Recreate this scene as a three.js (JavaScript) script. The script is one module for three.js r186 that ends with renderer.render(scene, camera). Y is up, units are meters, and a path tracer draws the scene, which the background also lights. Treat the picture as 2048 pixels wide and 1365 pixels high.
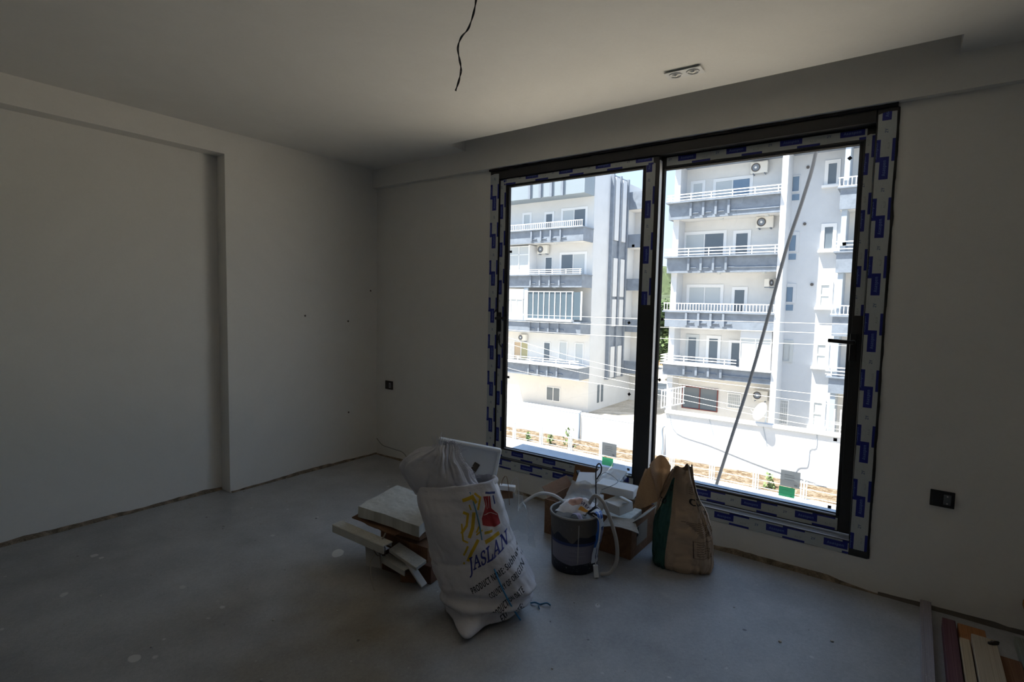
import * as THREE from 'three';
import { mergeGeometries, mergeVertices } from 'three/addons/utils/BufferGeometryUtils.js';
import { RoundedBoxGeometry } from 'three/addons/geometries/RoundedBoxGeometry.js';

// ---------------------------------------------------------------- camera, sky, sun, exposure
const scene = new THREE.Scene();
const camera = new THREE.PerspectiveCamera(2 * Math.atan(682.5 / 1075.28) * 180 / Math.PI, 2048 / 1365, 0.05, 2000);
camera.position.set(4.167, 1.5244, 3.4305);
camera.rotation.set(-0.0719, 0.6345, 0.0206, 'YXZ');
scene.add(camera);

const SKY_W = 128, SKY_H = 256;
const skyData = new Float32Array(SKY_W * SKY_H * 4);
{
  const horizon = [0.56, 0.64, 0.72], low = [0.41, 0.56, 0.75], zenith = [0.24, 0.40, 0.74];
  for (let j = 0; j < SKY_H; j++) {
    const el = Math.max(0, ((j + 0.5) / SKY_H - 0.5) * Math.PI) / (Math.PI / 2);
    const a = 1 - Math.exp(-el * 9), b = Math.pow(el, 0.75);
    for (let i = 0; i < SKY_W; i++) for (let c = 0; c < 3; c++) {
      const v = horizon[c] + (low[c] - horizon[c]) * a;
      skyData[(j * SKY_W + i) * 4 + c] = v + (zenith[c] - low[c]) * b;
    }
    for (let i = 0; i < SKY_W; i++) skyData[(j * SKY_W + i) * 4 + 3] = 1;
  }
}
const skyTex = new THREE.DataTexture(skyData, SKY_W, SKY_H, THREE.RGBAFormat, THREE.FloatType);
skyTex.mapping = THREE.EquirectangularReflectionMapping;
skyTex.magFilter = THREE.LinearFilter;
skyTex.needsUpdate = true;
scene.background = skyTex;
scene.environment = skyTex;

const sun = new THREE.DirectionalLight(new THREE.Color().setRGB(1, 0.95, 0.86), 8.5);
sun.position.set(-14 - 20, 3.05 * 20 - 2, 20 - 26);
sun.target.position.set(-14, -2, -26);
sun.castShadow = true;
Object.assign(sun.shadow.camera, { left: -45, right: 45, top: 45, bottom: -45, near: 1, far: 160 });
sun.shadow.mapSize.set(4096, 4096);
scene.add(sun, sun.target);

const renderer = new THREE.WebGLRenderer({ antialias: true });
renderer.toneMapping = THREE.LinearToneMapping;
renderer.toneMappingExposure = 2.05;
renderer.shadowMap.enabled = true;

// ---------------------------------------------------------------- helpers
let seed = 7;
const rnd = (a = 0, b = 1) => { seed = (seed * 1664525 + 1013904223) >>> 0; return a + (b - a) * seed / 4294967296; };
const lin = (r, g, b) => new THREE.Color().setRGB(r, g, b);
const lerp = (a, b, t) => a + (b - a) * t;
const sm = (a, b, x) => { const t = Math.min(1, Math.max(0, (x - a) / (b - a))); return t * t * (3 - 2 * t); };
function hash3(x, y, z) { let h = Math.imul(x | 0, 374761393) ^ Math.imul(y | 0, 668265263) ^ Math.imul(z | 0, 1440662683); h = Math.imul(h ^ (h >>> 13), 1274126177); return ((h ^ (h >>> 16)) >>> 0) / 4294967296; }
function vnoise(x, y, z) {
  const X = Math.floor(x), Y = Math.floor(y), Z = Math.floor(z), f = (t) => t * t * (3 - 2 * t), u = f(x - X), v = f(y - Y), w = f(z - Z);
  let r = 0;
  for (let i = 0; i < 8; i++) { const a = i & 1, b = (i >> 1) & 1, c = i >> 2; r += hash3(X + a, Y + b, Z + c) * (a ? u : 1 - u) * (b ? v : 1 - v) * (c ? w : 1 - w); }
  return r * 2 - 1;
}
const fbm = (x, y, z, o = 4) => { let s = 0, a = 0.5, f = 1; for (let i = 0; i < o; i++) { s += a * vnoise(x * f + i * 17, y * f, z * f); a *= 0.5; f *= 2.1; } return s; };

const taken = new Map();
function numbered(n) { const k = taken.get(n) ?? 0; taken.set(n, k + 1); return k ? n + '_' + String(k).padStart(3, '0') : n; }
function shade(o) { o.traverse((m) => { if (m.isMesh) { m.castShadow = true; m.receiveShadow = true; } }); return o; }
function thing(name, label, category, pos = [0, 0, 0], turn = 0, group) {
  const g = new THREE.Group(); g.name = numbered(name); g.position.set(...pos); g.rotation.y = turn;
  g.userData = { label, category }; if (group) g.userData.group = group; scene.add(g); return g;
}
function struct(name, geo, mat) {
  const m = geo ? new THREE.Mesh(geo, mat) : new THREE.Group(); m.name = name; m.userData = { kind: 'structure' }; shade(m); scene.add(m); return m;
}
function part(name, geo, mat, parent, label) { const m = new THREE.Mesh(geo, mat); m.name = name; if (label) m.userData.label = label; m.castShadow = m.receiveShadow = true; parent.add(m); return m; }
// a part given in world coordinates under a parent that is only shifted
function wpart(name, geo, mat, parent, label) {
  const p = new THREE.Vector3(); for (let o = parent; o && o !== scene; o = o.parent) p.add(o.position);
  geo.translate(-p.x, -p.y, -p.z); return part(name, geo, mat, parent, label);
}
function one(name, label, category, geo, mat, group) {
  const m = new THREE.Mesh(geo, mat); m.name = numbered(name); m.userData = { label, category }; if (group) m.userData.group = group; shade(m); scene.add(m); return m;
}
// box with uv in metres
function bx(x0, x1, y0, y1, z0, z1) {
  const g = new THREE.BoxGeometry(x1 - x0, y1 - y0, z1 - z0); g.translate((x0 + x1) / 2, (y0 + y1) / 2, (z0 + z1) / 2); return metric(g);
}
function metric(g) {
  const p = g.attributes.position, n = g.attributes.normal, uv = new Float32Array(p.count * 2);
  for (let i = 0; i < p.count; i++) {
    const ax = Math.abs(n.getX(i)), ay = Math.abs(n.getY(i)), az = Math.abs(n.getZ(i));
    const [u, v] = ax > ay && ax > az ? [p.getZ(i), p.getY(i)] : ay > az ? [p.getX(i), p.getZ(i)] : [p.getX(i), p.getY(i)];
    uv[i * 2] = u; uv[i * 2 + 1] = v;
  }
  g.setAttribute('uv', new THREE.BufferAttribute(uv, 2)); return g;
}
const merge = (list) => mergeGeometries(list.map((g) => (g.index ? g.toNonIndexed() : g)));
const rbox = (w, h, d, r = 0.004, s = 2) => new RoundedBoxGeometry(w, h, d, s, Math.min(r, w / 2.1, h / 2.1, d / 2.1));
function tube(pts, r, seg = 32, rad = 8, closed = false) {
  return new THREE.TubeGeometry(new THREE.CatmullRomCurve3(pts.map((p) => new THREE.Vector3(...p)), closed), seg, r, rad, closed);
}
// straight bar of rectangular section between two points
function bar(a, b, w, h, roll = 0, r = 0.003) {
  const A = new THREE.Vector3(...a), B = new THREE.Vector3(...b), d = B.clone().sub(A), L = d.length();
  const g = rbox(w, h, L, r); g.rotateZ(roll);
  const m = new THREE.Matrix4().lookAt(B, A, new THREE.Vector3(0, 1, 0.01)); g.applyMatrix4(m); g.translate((A.x + B.x) / 2, (A.y + B.y) / 2, (A.z + B.z) / 2); return g;
}
// a grid surface from f(u, v) -> [x, y, z]
function surf(f, nu, nv, closeU = false) {
  const pos = [], uv = [], idx = [];
  for (let j = 0; j <= nv; j++) for (let i = 0; i <= nu; i++) { const u = i / nu, v = j / nv; pos.push(...f(u, v)); uv.push(u, v); }
  for (let j = 0; j < nv; j++) for (let i = 0; i < nu; i++) { const a = j * (nu + 1) + i, b = a + 1, c = a + nu + 1, d = c + 1; idx.push(a, b, d, a, d, c); }
  const g = new THREE.BufferGeometry(); g.setAttribute('position', new THREE.Float32BufferAttribute(pos, 3)); g.setAttribute('uv', new THREE.Float32BufferAttribute(uv, 2)); g.setIndex(idx);
  g.computeVertexNormals();
  if (closeU) { const n = g.attributes.normal; for (let j = 0; j <= nv; j++) { const a = j * (nu + 1), b = a + nu; const v = new THREE.Vector3(n.getX(a) + n.getX(b), n.getY(a) + n.getY(b), n.getZ(a) + n.getZ(b)).normalize(); n.setXYZ(a, v.x, v.y, v.z); n.setXYZ(b, v.x, v.y, v.z); } }
  return g;
}
// closed sheet with thickness from a front surface and an offset
function sheet(f, nu, nv, t, off = [0, 0, -1]) {
  const a = surf(f, nu, nv), b = surf((u, v) => { const p = f(u, v); return [p[0] + off[0] * t, p[1] + off[1] * t, p[2] + off[2] * t]; }, nu, nv);
  b.index.array.reverse(); b.computeVertexNormals();
  const rim = []; const P = (s, u, v) => { const p = f(u, v); return s ? [p[0] + off[0] * t, p[1] + off[1] * t, p[2] + off[2] * t] : p; };
  const edge = (n, e) => { const pos = [], uv = []; for (let i = 0; i < n; i++) { const q = [e(i / n), e((i + 1) / n)], A = P(0, ...q[0]), B = P(0, ...q[1]), C = P(1, ...q[0]), D = P(1, ...q[1]); pos.push(...A, ...C, ...B, ...B, ...C, ...D); for (const w of [q[0], q[0], q[1], q[1], q[0], q[1]]) uv.push(...w); } const g = new THREE.BufferGeometry(); g.setAttribute('position', new THREE.Float32BufferAttribute(pos, 3)); g.setAttribute('uv', new THREE.Float32BufferAttribute(uv, 2)); g.computeVertexNormals(); rim.push(g); };
  edge(nu, (t) => [t, 0]); edge(nu, (t) => [1 - t, 1]); edge(nv, (t) => [1, t]); edge(nv, (t) => [0, 1 - t]);
  return merge([a, b, ...rim]);
}
function crumple(g, amp, freq, k = 0) {
  const p = g.attributes.position;
  for (let i = 0; i < p.count; i++) { const x = p.getX(i), y = p.getY(i), z = p.getZ(i); p.setXYZ(i, x + amp * fbm(x * freq + k, y * freq, z * freq, 3), y + amp * fbm(x * freq, y * freq + 31 + k, z * freq, 3), z + amp * fbm(x * freq, y * freq, z * freq + 77 + k, 3)); }
  g.computeVertexNormals(); return g;
}
const place = (g, [x, y, z] = [0, 0, 0], [rx, ry, rz] = [0, 0, 0]) => { g.applyMatrix4(new THREE.Matrix4().makeRotationFromEuler(new THREE.Euler(rx, ry, rz, 'YXZ'))); g.translate(x, y, z); return g; };

// ---------------------------------------------------------------- textures
function canvasTex(w, h, draw, repeat = true) {
  const c = document.createElement('canvas'); c.width = w; c.height = h; draw(c.getContext('2d'), w, h);
  const t = new THREE.CanvasTexture(c); t.colorSpace = THREE.SRGBColorSpace; t.magFilter = THREE.LinearFilter;
  t.wrapS = t.wrapT = repeat ? THREE.RepeatWrapping : THREE.ClampToEdgeWrapping; return t;
}
// tileable grain: mean 1 around, two tones, in linear data for bump or in colour
function noiseTex(n, f, amp, tint = [1, 1, 1], base = [255, 255, 255], rep = 1, srgb = true) {
  const d = new Uint8Array(n * n * 4);
  const per = (x, y, fr, o) => { const a = x / n * Math.PI * 2, b = y / n * Math.PI * 2, R = fr / 6.283; return fbm(Math.cos(a) * R + 9 * o, Math.sin(a) * R + Math.cos(b) * R, Math.sin(b) * R + 3 * o, 4); };
  for (let j = 0; j < n; j++) for (let i = 0; i < n; i++) {
    const v = 1 + amp * (per(i, j, f, 1) + 0.6 * per(i, j, f * 5, 2) + 0.25 * (hash3(i, j, 5) * 2 - 1)), k = (j * n + i) * 4;
    for (let c = 0; c < 3; c++) d[k + c] = Math.max(0, Math.min(255, base[c] * (1 + (v - 1) * tint[c])));
    d[k + 3] = 255;
  }
  const t = new THREE.DataTexture(d, n, n); t.magFilter = THREE.LinearFilter; t.wrapS = t.wrapT = THREE.RepeatWrapping; t.repeat.set(1 / rep, 1 / rep); if (srgb) t.colorSpace = THREE.SRGBColorSpace; t.needsUpdate = true; return t;
}
const std = (o) => new THREE.MeshStandardMaterial({ roughness: 0.8, ...o });
const bump1 = noiseTex(256, 8, 0.35, [1, 1, 1], [128, 128, 128], 0.8, false);
const paintTex = noiseTex(256, 5, 0.018, [1, 1.05, 1.1], [250, 249, 247], 2.3);
const M = {
  wall: std({ map: paintTex, color: lin(0.88, 0.86, 0.82), roughness: 0.75, bumpMap: bump1, bumpScale: 0.0004 }),
  ceiling: std({ map: paintTex, color: lin(0.90, 0.885, 0.85), roughness: 0.85 }),
  plaster: std({ map: noiseTex(128, 9, 0.5, [1, 1, 1.1], [190, 182, 168], 0.35), color: lin(0.42, 0.36, 0.30), roughness: 0.95 }),
  darkGap: std({ color: lin(0.13, 0.11, 0.09), roughness: 0.95 }),
  anthracite: std({ color: lin(0.035, 0.034, 0.034), roughness: 0.45, metalness: 0.2 }),
  gasket: std({ color: lin(0.01, 0.01, 0.01), roughness: 0.6 }),
  alu: std({ color: lin(0.62, 0.62, 0.62), roughness: 0.4, metalness: 0.75 }),
  glass: new THREE.MeshPhysicalMaterial({ color: lin(0.99, 0.995, 0.99), roughness: 0, transmission: 1, thickness: 0, ior: 1.5 }),
  clear: new THREE.MeshPhysicalMaterial({ color: lin(0.9, 0.92, 0.93), roughness: 0.12, transmission: 0.82, thickness: 0, ior: 1.45 }),
  black: std({ color: lin(0.012, 0.012, 0.012), roughness: 0.5 }),
  foam: std({ color: lin(0.03, 0.028, 0.026), roughness: 0.9, bumpMap: bump1, bumpScale: 0.004 }),
  ledge: std({ map: noiseTex(128, 6, 0.06, [1, 1, 1], [238, 240, 242], 0.5), color: lin(0.38, 0.45, 0.53), roughness: 0.5 }),
  white: std({ color: lin(0.80, 0.80, 0.79), roughness: 0.55 }),
  whitePlastic: std({ color: lin(0.74, 0.75, 0.75), roughness: 0.4 }),
  kraft: std({ map: noiseTex(128, 12, 0.14, [0.8, 1, 1.2], [236, 232, 226], 0.2), color: lin(0.34, 0.21, 0.12), roughness: 0.85 }),
  kraftIn: std({ color: lin(0.46, 0.24, 0.09), roughness: 0.85 }),
  card: std({ map: noiseTex(128, 12, 0.12, [1, 1, 1], [236, 232, 226], 0.25), color: lin(0.27, 0.15, 0.085), roughness: 0.9 }),
  whiteCard: std({ map: noiseTex(128, 7, 0.10, [1, 1, 1.1], [240, 238, 232], 0.3), color: lin(0.66, 0.66, 0.63), roughness: 0.7 }),
};

// ---------------------------------------------------------------- room shell
const RX = 5.8, RZ = 6.4, H = 2.75;
const floorTex = canvasTex(2048, 2048, (c, w, h) => {
  // 6 m x 6 m of screed, repeated: x -0.5..5.5 along u, z -0.5..5.5 along v (drawn from the top row = v 1)
  const img = c.createImageData(w, h), d = img.data, n = 512, field = new Float32Array(n * n), brown = new Float32Array(n * n);
  for (let j = 0; j < n; j++) for (let i = 0; i < n; i++) {
    const x = i / n * 6, z = j / n * 6;
    field[j * n + i] = 0.55 * fbm(x * 1.3, z * 1.3, 3, 4) + 0.35 * fbm(x * 7, z * 7, 11, 3);
    const X = x - 0.5, Z = z - 0.5, spot = Math.exp(-((X - 2.25) ** 2 / 0.5 + (Z - 1.9) ** 2 / 0.35)) + 0.6 * Math.exp(-((X - 1.6) ** 2 / 0.5 + (Z - 0.4) ** 2 / 0.12));
    brown[j * n + i] = Math.max(0, spot * (0.7 + 1.2 * fbm(x * 3, z * 3, 29, 4)));
  }
  for (let j = 0; j < h; j++) for (let i = 0; i < w; i++) {
    const fi = i / w * n, z01 = (h - 1 - j) / h, fj = z01 * n, a = Math.min(n - 2, fi | 0), b = Math.min(n - 2, fj | 0), s = fi - a, t = fj - b;
    const at = (f) => lerp(lerp(f[b * n + a], f[b * n + a + 1], s), lerp(f[(b + 1) * n + a], f[(b + 1) * n + a + 1], s), t);
    const g = 1 + 0.26 * at(field) + 0.07 * (hash3(i, j, 1) - 0.5) + 0.05 * (hash3(i >> 2, j >> 2, 2) - 0.5), br = Math.min(1, at(brown)), k = (j * w + i) * 4;
    d[k] = (172 - 22 * br) * g; d[k + 1] = (172 - 32 * br) * g; d[k + 2] = (172 - 48 * br) * g; d[k + 3] = 255;
  }
  c.putImageData(img, 0, 0);
  const at = (x, z) => [(x + 0.5) / 6 * w, h - (z + 0.5) / 6 * h], px = w / 6;
  const blob = (x, z, rx, rz, col, rot = 0) => { const [u, v] = at(x, z); c.fillStyle = col; c.beginPath(); for (let k = 0; k <= 24; k++) { const a = k / 24 * 6.283, q = 1 + 0.22 * vnoise(Math.cos(a) * 1.7 + x * 9, Math.sin(a) * 1.7, z * 7); const X = Math.cos(a) * rx * q, Z = Math.sin(a) * rz * q; c.lineTo(u + px * (X * Math.cos(rot) - Z * Math.sin(rot)), v - px * (X * Math.sin(rot) + Z * Math.cos(rot))); } c.fill(); };
  // dried plaster and paint drops
  blob(1.491, 1.517, 0.052, 0.034, 'rgba(232,230,222,0.95)', 0.6); blob(1.636, 2.621, 0.03, 0.022, 'rgba(222,221,215,0.85)'); blob(0.807, 2.649, 0.022, 0.016, 'rgba(222,221,216,0.85)', 0.5);
  blob(1.189, 2.252, 0.02, 0.013, 'rgba(214,213,208,0.8)'); blob(0.426, 2.416, 0.02, 0.02, 'rgba(222,221,216,0.85)'); blob(0.49, 2.40, 0.014, 0.012, 'rgba(222,221,216,0.85)'); blob(1.537, 2.212, 0.014, 0.011, 'rgba(218,217,211,0.8)');
  blob(1.693, 2.564, 0.012, 0.01, 'rgba(218,217,211,0.8)'); blob(2.984, 1.046, 0.02, 0.012, 'rgba(205,206,204,0.9)', 1); blob(0.967, 1.63, 0.015, 0.012, 'rgba(218,217,211,0.8)'); blob(3.217, 0.729, 0.03, 0.012, 'rgba(176,176,172,0.6)', 0.4); blob(3.082, 0.806, 0.026, 0.012, 'rgba(176,176,172,0.5)');
  for (let k = 0; k < 420; k++) { const x = rnd(-0.1, 5.2), z = rnd(0, 4.6), r = 0.002 + 0.008 * rnd() ** 4; blob(x, z, r * rnd(0.8, 1.8), r, rnd() < 0.72 ? `rgba(216,216,212,${rnd(0.3, 0.85)})` : `rgba(40,38,36,${rnd(0.3, 0.7)})`, rnd(0, 3)); }
  for (let k = 0; k < 26; k++) { const [u, v] = at(rnd(0, 4.6), rnd(0.3, 3.2)); c.strokeStyle = `rgba(180,180,176,${rnd(0.05, 0.2)})`; c.lineWidth = rnd(1, 2.2); c.beginPath(); c.moveTo(u, v); c.lineTo(u + rnd(-90, 90), v + rnd(-50, 50)); c.stroke(); }
});
floorTex.repeat.set(1 / 6, 1 / 6); floorTex.offset.set(0.5 / 6, 0.5 / 6);
M.floor = std({ map: floorTex, color: lin(0.95, 0.95, 0.95), roughness: 0.5, bumpMap: bump1, bumpScale: 0.002 });
struct('floor', bx(-0.38, RX + 0.25, -0.15, 0, -0.25, RZ + 0.25), M.floor);

// ceiling with the open curtain slot above the window
struct('ceiling', merge([
  bx(-0.38, RX + 0.25, H, H + 0.2, 0.27, RZ + 0.25), bx(-0.38, 1.17, H, H + 0.2, 0.05, 0.27), bx(4.29, RX + 0.25, H, H + 0.2, 0.05, 0.27),
  bx(-0.38, RX + 0.25, H + 0.2, H + 0.32, -0.25, RZ + 0.25),
]), M.ceiling);

// left wall: panel set back behind a pier and a beam
const wallLeft = struct('wall_left', merge([bx(-0.38, -0.13, 0, H, 0, RZ), bx(-0.13, 0, 0, H, 0, 1.425), bx(-0.13, 0, 2.583, H, 1.425, RZ)]), M.wall);
const WX0 = 1.4, WX1 = 4.065, WY0 = 0.175, WY1 = 2.565;
struct('wall_window', merge([bx(-0.38, WX0, 0, H + 0.2, -0.25, 0), bx(WX1, RX + 0.25, 0, H + 0.2, -0.25, 0), bx(WX0, WX1, 0, WY0, -0.25, 0), bx(WX0, WX1, WY1, H + 0.2, -0.25, 0)]), M.wall);
struct('wall_right', bx(RX, RX + 0.25, 0, H, 0, RZ), M.wall);
struct('wall_back', bx(-0.38, RX + 0.25, 0, H, RZ, RZ + 0.25), M.wall);
struct('trim_1', merge([bx(0, RX, 2.578, H + 0.2, 0, 0.05)]), M.wall);         // dropped beam over the window

// rough strips of bare plaster left at the foot of the walls
function plasterStrip(name, a, b, nrm, hMean, mat, k) {
  const n = 160, pos = [], idx = [], uv = [], L = Math.hypot(b[0] - a[0], b[1] - a[1]);
  for (let i = 0; i <= n; i++) {
    const t = i / n, x = lerp(a[0], b[0], t), z = lerp(a[1], b[1], t), hh = Math.max(0.002, hMean(t) * (1 + 0.9 * fbm(t * L * 5 + k, 1, 2, 4))), o = 0.006 + 0.008 * Math.abs(fbm(t * L * 9, k, 3, 3));
    pos.push(x, hh, z, x + nrm[0] * o, hh * 0.9, z + nrm[1] * o, x + nrm[0] * (o + 0.008), 0, z + nrm[1] * (o + 0.008)); uv.push(t * L, 0, t * L, 0.03, t * L, 0.06);
  }
  for (let i = 0; i < n; i++) for (let j = 0; j < 2; j++) { const p = i * 3 + j, q = p + 3; idx.push(p, p + 1, q, q, p + 1, q + 1); }
  const g = new THREE.BufferGeometry(); g.setAttribute('position', new THREE.Float32BufferAttribute(pos, 3)); g.setAttribute('uv', new THREE.Float32BufferAttribute(uv, 2)); g.setIndex(idx); g.computeVertexNormals();
  struct(name, g, mat);
}
M.plaster.side = THREE.DoubleSide;
plasterStrip('baseboard_left', [-0.13, RZ], [-0.13, 1.43], [1, 0], () => 0.022, M.plaster, 1);
plasterStrip('baseboard_pier', [0, 1.42], [0, 0.0], [1, 0], () => 0.02, M.plaster, 2);
plasterStrip('baseboard_window', [0, 0], [4.15, 0], [0, 1], (t) => (0.014 + 0.014 * sm(0.7, 0.9, t)) * (1 - sm(0.93, 1, t)), M.plaster, 3);
plasterStrip('baseboard_corner', [4.12, 0], [RX, 0], [0, 1], (t) => 0.014 + 0.022 * sm(0.1, 0.8, t), M.darkGap, 4);

// the rest of the house round the room, which keeps its shade on the yard
const facade = std({ color: lin(0.7, 0.68, 0.64), roughness: 0.9 });
struct('wall_house', merge([bx(-9, -0.40, -6.1, 5.6, -0.25, 7), bx(RX + 0.27, 14, -6.1, 5.6, -0.25, 7), bx(-0.40, RX + 0.27, -6.1, -0.17, -0.25, 7), bx(-0.40, RX + 0.27, H + 0.34, 5.6, -0.25, 7)]), facade);
// stone window ledge outside
struct('trim_2', merge([bx(1.32, 4.75, 0.06, 0.2, -0.645, -0.252)]), M.ledge);

// ---------------------------------------------------------------- the window
const filmTex = canvasTex(1024, 308, (c, w, h) => {   // 0.30 m x 0.09 m of protective film
  const k = w / 0.3; c.fillStyle = 'rgb(205,208,206)'; c.fillRect(0, 0, w, h);
  for (let i = 0; i < 300; i++) { c.fillStyle = `rgba(${rnd() < 0.5 ? '225,228,226' : '180,184,182'},0.18)`; c.fillRect(rnd(0, w), rnd(0, h), rnd(10, 120), rnd(2, 8)); }
  const label = (u, v) => { for (const du of [0, -w, w]) { const x = u * k + du, y = v * k; c.fillStyle = 'rgb(34,42,138)'; c.fillRect(x, y, 0.115 * k, 0.04 * k); c.fillStyle = 'rgb(120,140,205)'; c.font = 'bold ' + 0.0205 * k + 'px sans-serif'; c.textBaseline = 'middle'; c.textAlign = 'center'; c.fillText('Asaspen', x + 0.0575 * k, y + 0.0205 * k, 0.1 * k); } };
  label(0.015, 0.028); label(0.105, -0.012); label(0.105, 0.078);
  c.fillStyle = 'rgb(96,112,150)'; c.font = 'bold ' + 0.02 * k + 'px sans-serif'; c.fillText('2Y', 0.262 * k, 0.05 * k);
  c.fillStyle = 'rgba(130,136,140,0.8)'; c.font = 0.014 * k + 'px sans-serif'; c.fillText('A.L.U', 0.185 * k, 0.062 * k);
});
filmTex.repeat.set(1 / 0.3, 1 / 0.09);
M.film = std({ map: filmTex, color: lin(0.9, 0.92, 0.92), roughness: 0.5, side: THREE.DoubleSide, bumpMap: bump1, bumpScale: 0.0015 });
const windowOne = struct('window_1');
// a strip of film on a face that looks into the room; long side along x or y; ragged[0/1] tears its ends
function filmStrip(x0, x1, y0, y1, z, parent, shift = 0, torn = 0) {
  const horiz = x1 - x0 > y1 - y0, L = horiz ? x1 - x0 : y1 - y0, Wd = horiz ? y1 - y0 : x1 - x0, n = Math.ceil(L / 0.025);
  const g = sheet((u, v) => {
    const s = u * L, e = 0.0022 * fbm(s * 9 + shift * 50, v * 3, 2, 3);
    let a = s, b = v * Wd + (v < 0.01 || v > 0.99 ? e : 0); if (torn && u > 0.97) a -= torn * (0.02 + 0.02 * fbm(v * 4, shift * 9, 1, 2)) * Math.abs(v - 0.4);
    const bulge = 0.0012 * fbm(s * 14, v * 5, shift * 20, 2);
    return horiz ? [x0 + a, y0 + b, z + 0.0015 + bulge] : [x1 - b, y0 + a, z + 0.0015 + bulge];
  }, n, 4, 0.0012);
  const p = g.attributes.position, uv = new Float32Array(p.count * 2);
  for (let i = 0; i < p.count; i++) { const s = horiz ? p.getX(i) - x0 : p.getY(i) - y0, w = horiz ? p.getY(i) - y0 : x1 - p.getX(i); uv[2 * i] = s + shift; uv[2 * i + 1] = w; }
  g.setAttribute('uv', new THREE.BufferAttribute(uv, 2));
  return part('film_strip', g, M.film, parent, 'pale protective film printed with blue labels');
}
const frameBar = (x0, x1, y0, y1, z0, z1) => { const g = rbox(x1 - x0, y1 - y0, z1 - z0, 0.004); g.translate((x0 + x1) / 2, (y0 + y1) / 2, (z0 + z1) / 2); return metric(g); };
part('outer_frame', frameBar(WX0, 1.488, WY0, 2.562, -0.11, 0.006), M.anthracite, windowOne);
part('outer_frame', frameBar(3.972, WX1, WY0, 2.562, -0.11, 0.006), M.anthracite, windowOne);
part('outer_frame', frameBar(1.489, 3.971, 2.498, 2.562, -0.11, 0.012), M.anthracite, windowOne);
part('outer_frame', frameBar(1.489, 3.971, WY0, 0.256, -0.11, 0.004), M.anthracite, windowOne);
part('track_lip', frameBar(2.83, 3.975, 0.256, 0.262, -0.03, 0.016), M.alu, windowOne, 'bare aluminium lip of the sliding track');
part('sealant_bead', crumple(metric(new THREE.BoxGeometry(2.66, 0.014, 0.03, 120, 2, 2)).translate(2.73, 2.570, 0.012), 0.006, 12), M.foam, windowOne, 'dark ragged sealant above the frame');
part('sealant_bead', crumple(metric(new THREE.BoxGeometry(0.008, 2.38, 0.012, 2, 120, 2)).translate(4.066, 1.37, 0.002), 0.005, 14), M.foam, windowOne);
filmStrip(1.402, 1.486, 0.19, 2.545, 0.006, windowOne, 0.05, 1);
filmStrip(3.978, 4.058, 0.215, 2.545, 0.006, windowOne, 0.13, 1);
filmStrip(1.44, 4.03, 0.178, 0.25, 0.004, windowOne, 0.0);

// sash: frame bars, glazing bead, pane, films, handle
function sash(x0, x1, y0, y1, gx0, gx1, gy0, gy1, zf) {
  const s = part('sash', merge([frameBar(x0, gx0 - 0.018, y0, y1, zf - 0.045, zf), frameBar(gx1 + 0.018, x1, y0, y1, zf - 0.045, zf), frameBar(gx0 - 0.018, gx1 + 0.018, gy1 + 0.012, y1, zf - 0.045, zf), frameBar(gx0 - 0.018, gx1 + 0.018, y0, gy0 - 0.014, zf - 0.045, zf)]), M.anthracite, windowOne);
  part('glazing_bead', merge([frameBar(gx0 - 0.018, gx0, gy0 - 0.014, gy1 + 0.012, zf - 0.03, zf - 0.006), frameBar(gx1, gx1 + 0.018, gy0 - 0.014, gy1 + 0.012, zf - 0.03, zf - 0.006), frameBar(gx0, gx1, gy1, gy1 + 0.012, zf - 0.03, zf - 0.006), frameBar(gx0, gx1, gy0 - 0.014, gy0 - 0.006, zf - 0.03, zf - 0.004)]), M.anthracite, s);
  part('gasket', merge([bx(gx0 - 0.001, gx0 + 0.003, gy0, gy1, zf - 0.024, zf - 0.018), bx(gx0, gx1, gy0 - 0.006, gy0, zf - 0.024, zf - 0.016), bx(gx0, gx1, gy1 - 0.003, gy1, zf - 0.024, zf - 0.018)]), M.gasket, s);
  part('bead_edge', bx(gx0, gx1, gy0 - 0.012, gy0 - 0.005, zf - 0.012, zf - 0.002), M.alu, s, 'bright aluminium edge under the pane');
  part('pane', bx(gx0 - 0.01, gx1 + 0.01, gy0 - 0.01, gy1 + 0.008, zf - 0.031, zf - 0.025), M.glass, s);
  return s;
}
const sashL = sash(1.490, 2.800, 0.262, 2.497, 1.578, 2.684, 0.348, 2.43, -0.008);
const sashR = sash(2.77, 3.970, 0.266, 2.497, 2.818, 3.898, 0.368, 2.414, -0.058);
filmStrip(1.494, 1.546, 0.27, 2.49, -0.008, sashL, 0.2);
filmStrip(1.52, 2.76, 2.448, 2.492, -0.008, sashL, 0.1);
filmStrip(1.51, 2.70, 0.268, 0.326, -0.008, sashL, 0.17);
filmStrip(2.712, 2.774, 1.525, 2.46, -0.008, sashL, 0.04, 1);
filmStrip(2.83, 3.93, 2.436, 2.49, -0.058, sashR, 0.24);
filmStrip(2.86, 3.91, 0.274, 0.344, -0.058, sashR, 0.08);
filmStrip(3.925, 3.966, 1.49, 2.46, -0.058, sashR, 0.16, 1);
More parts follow.
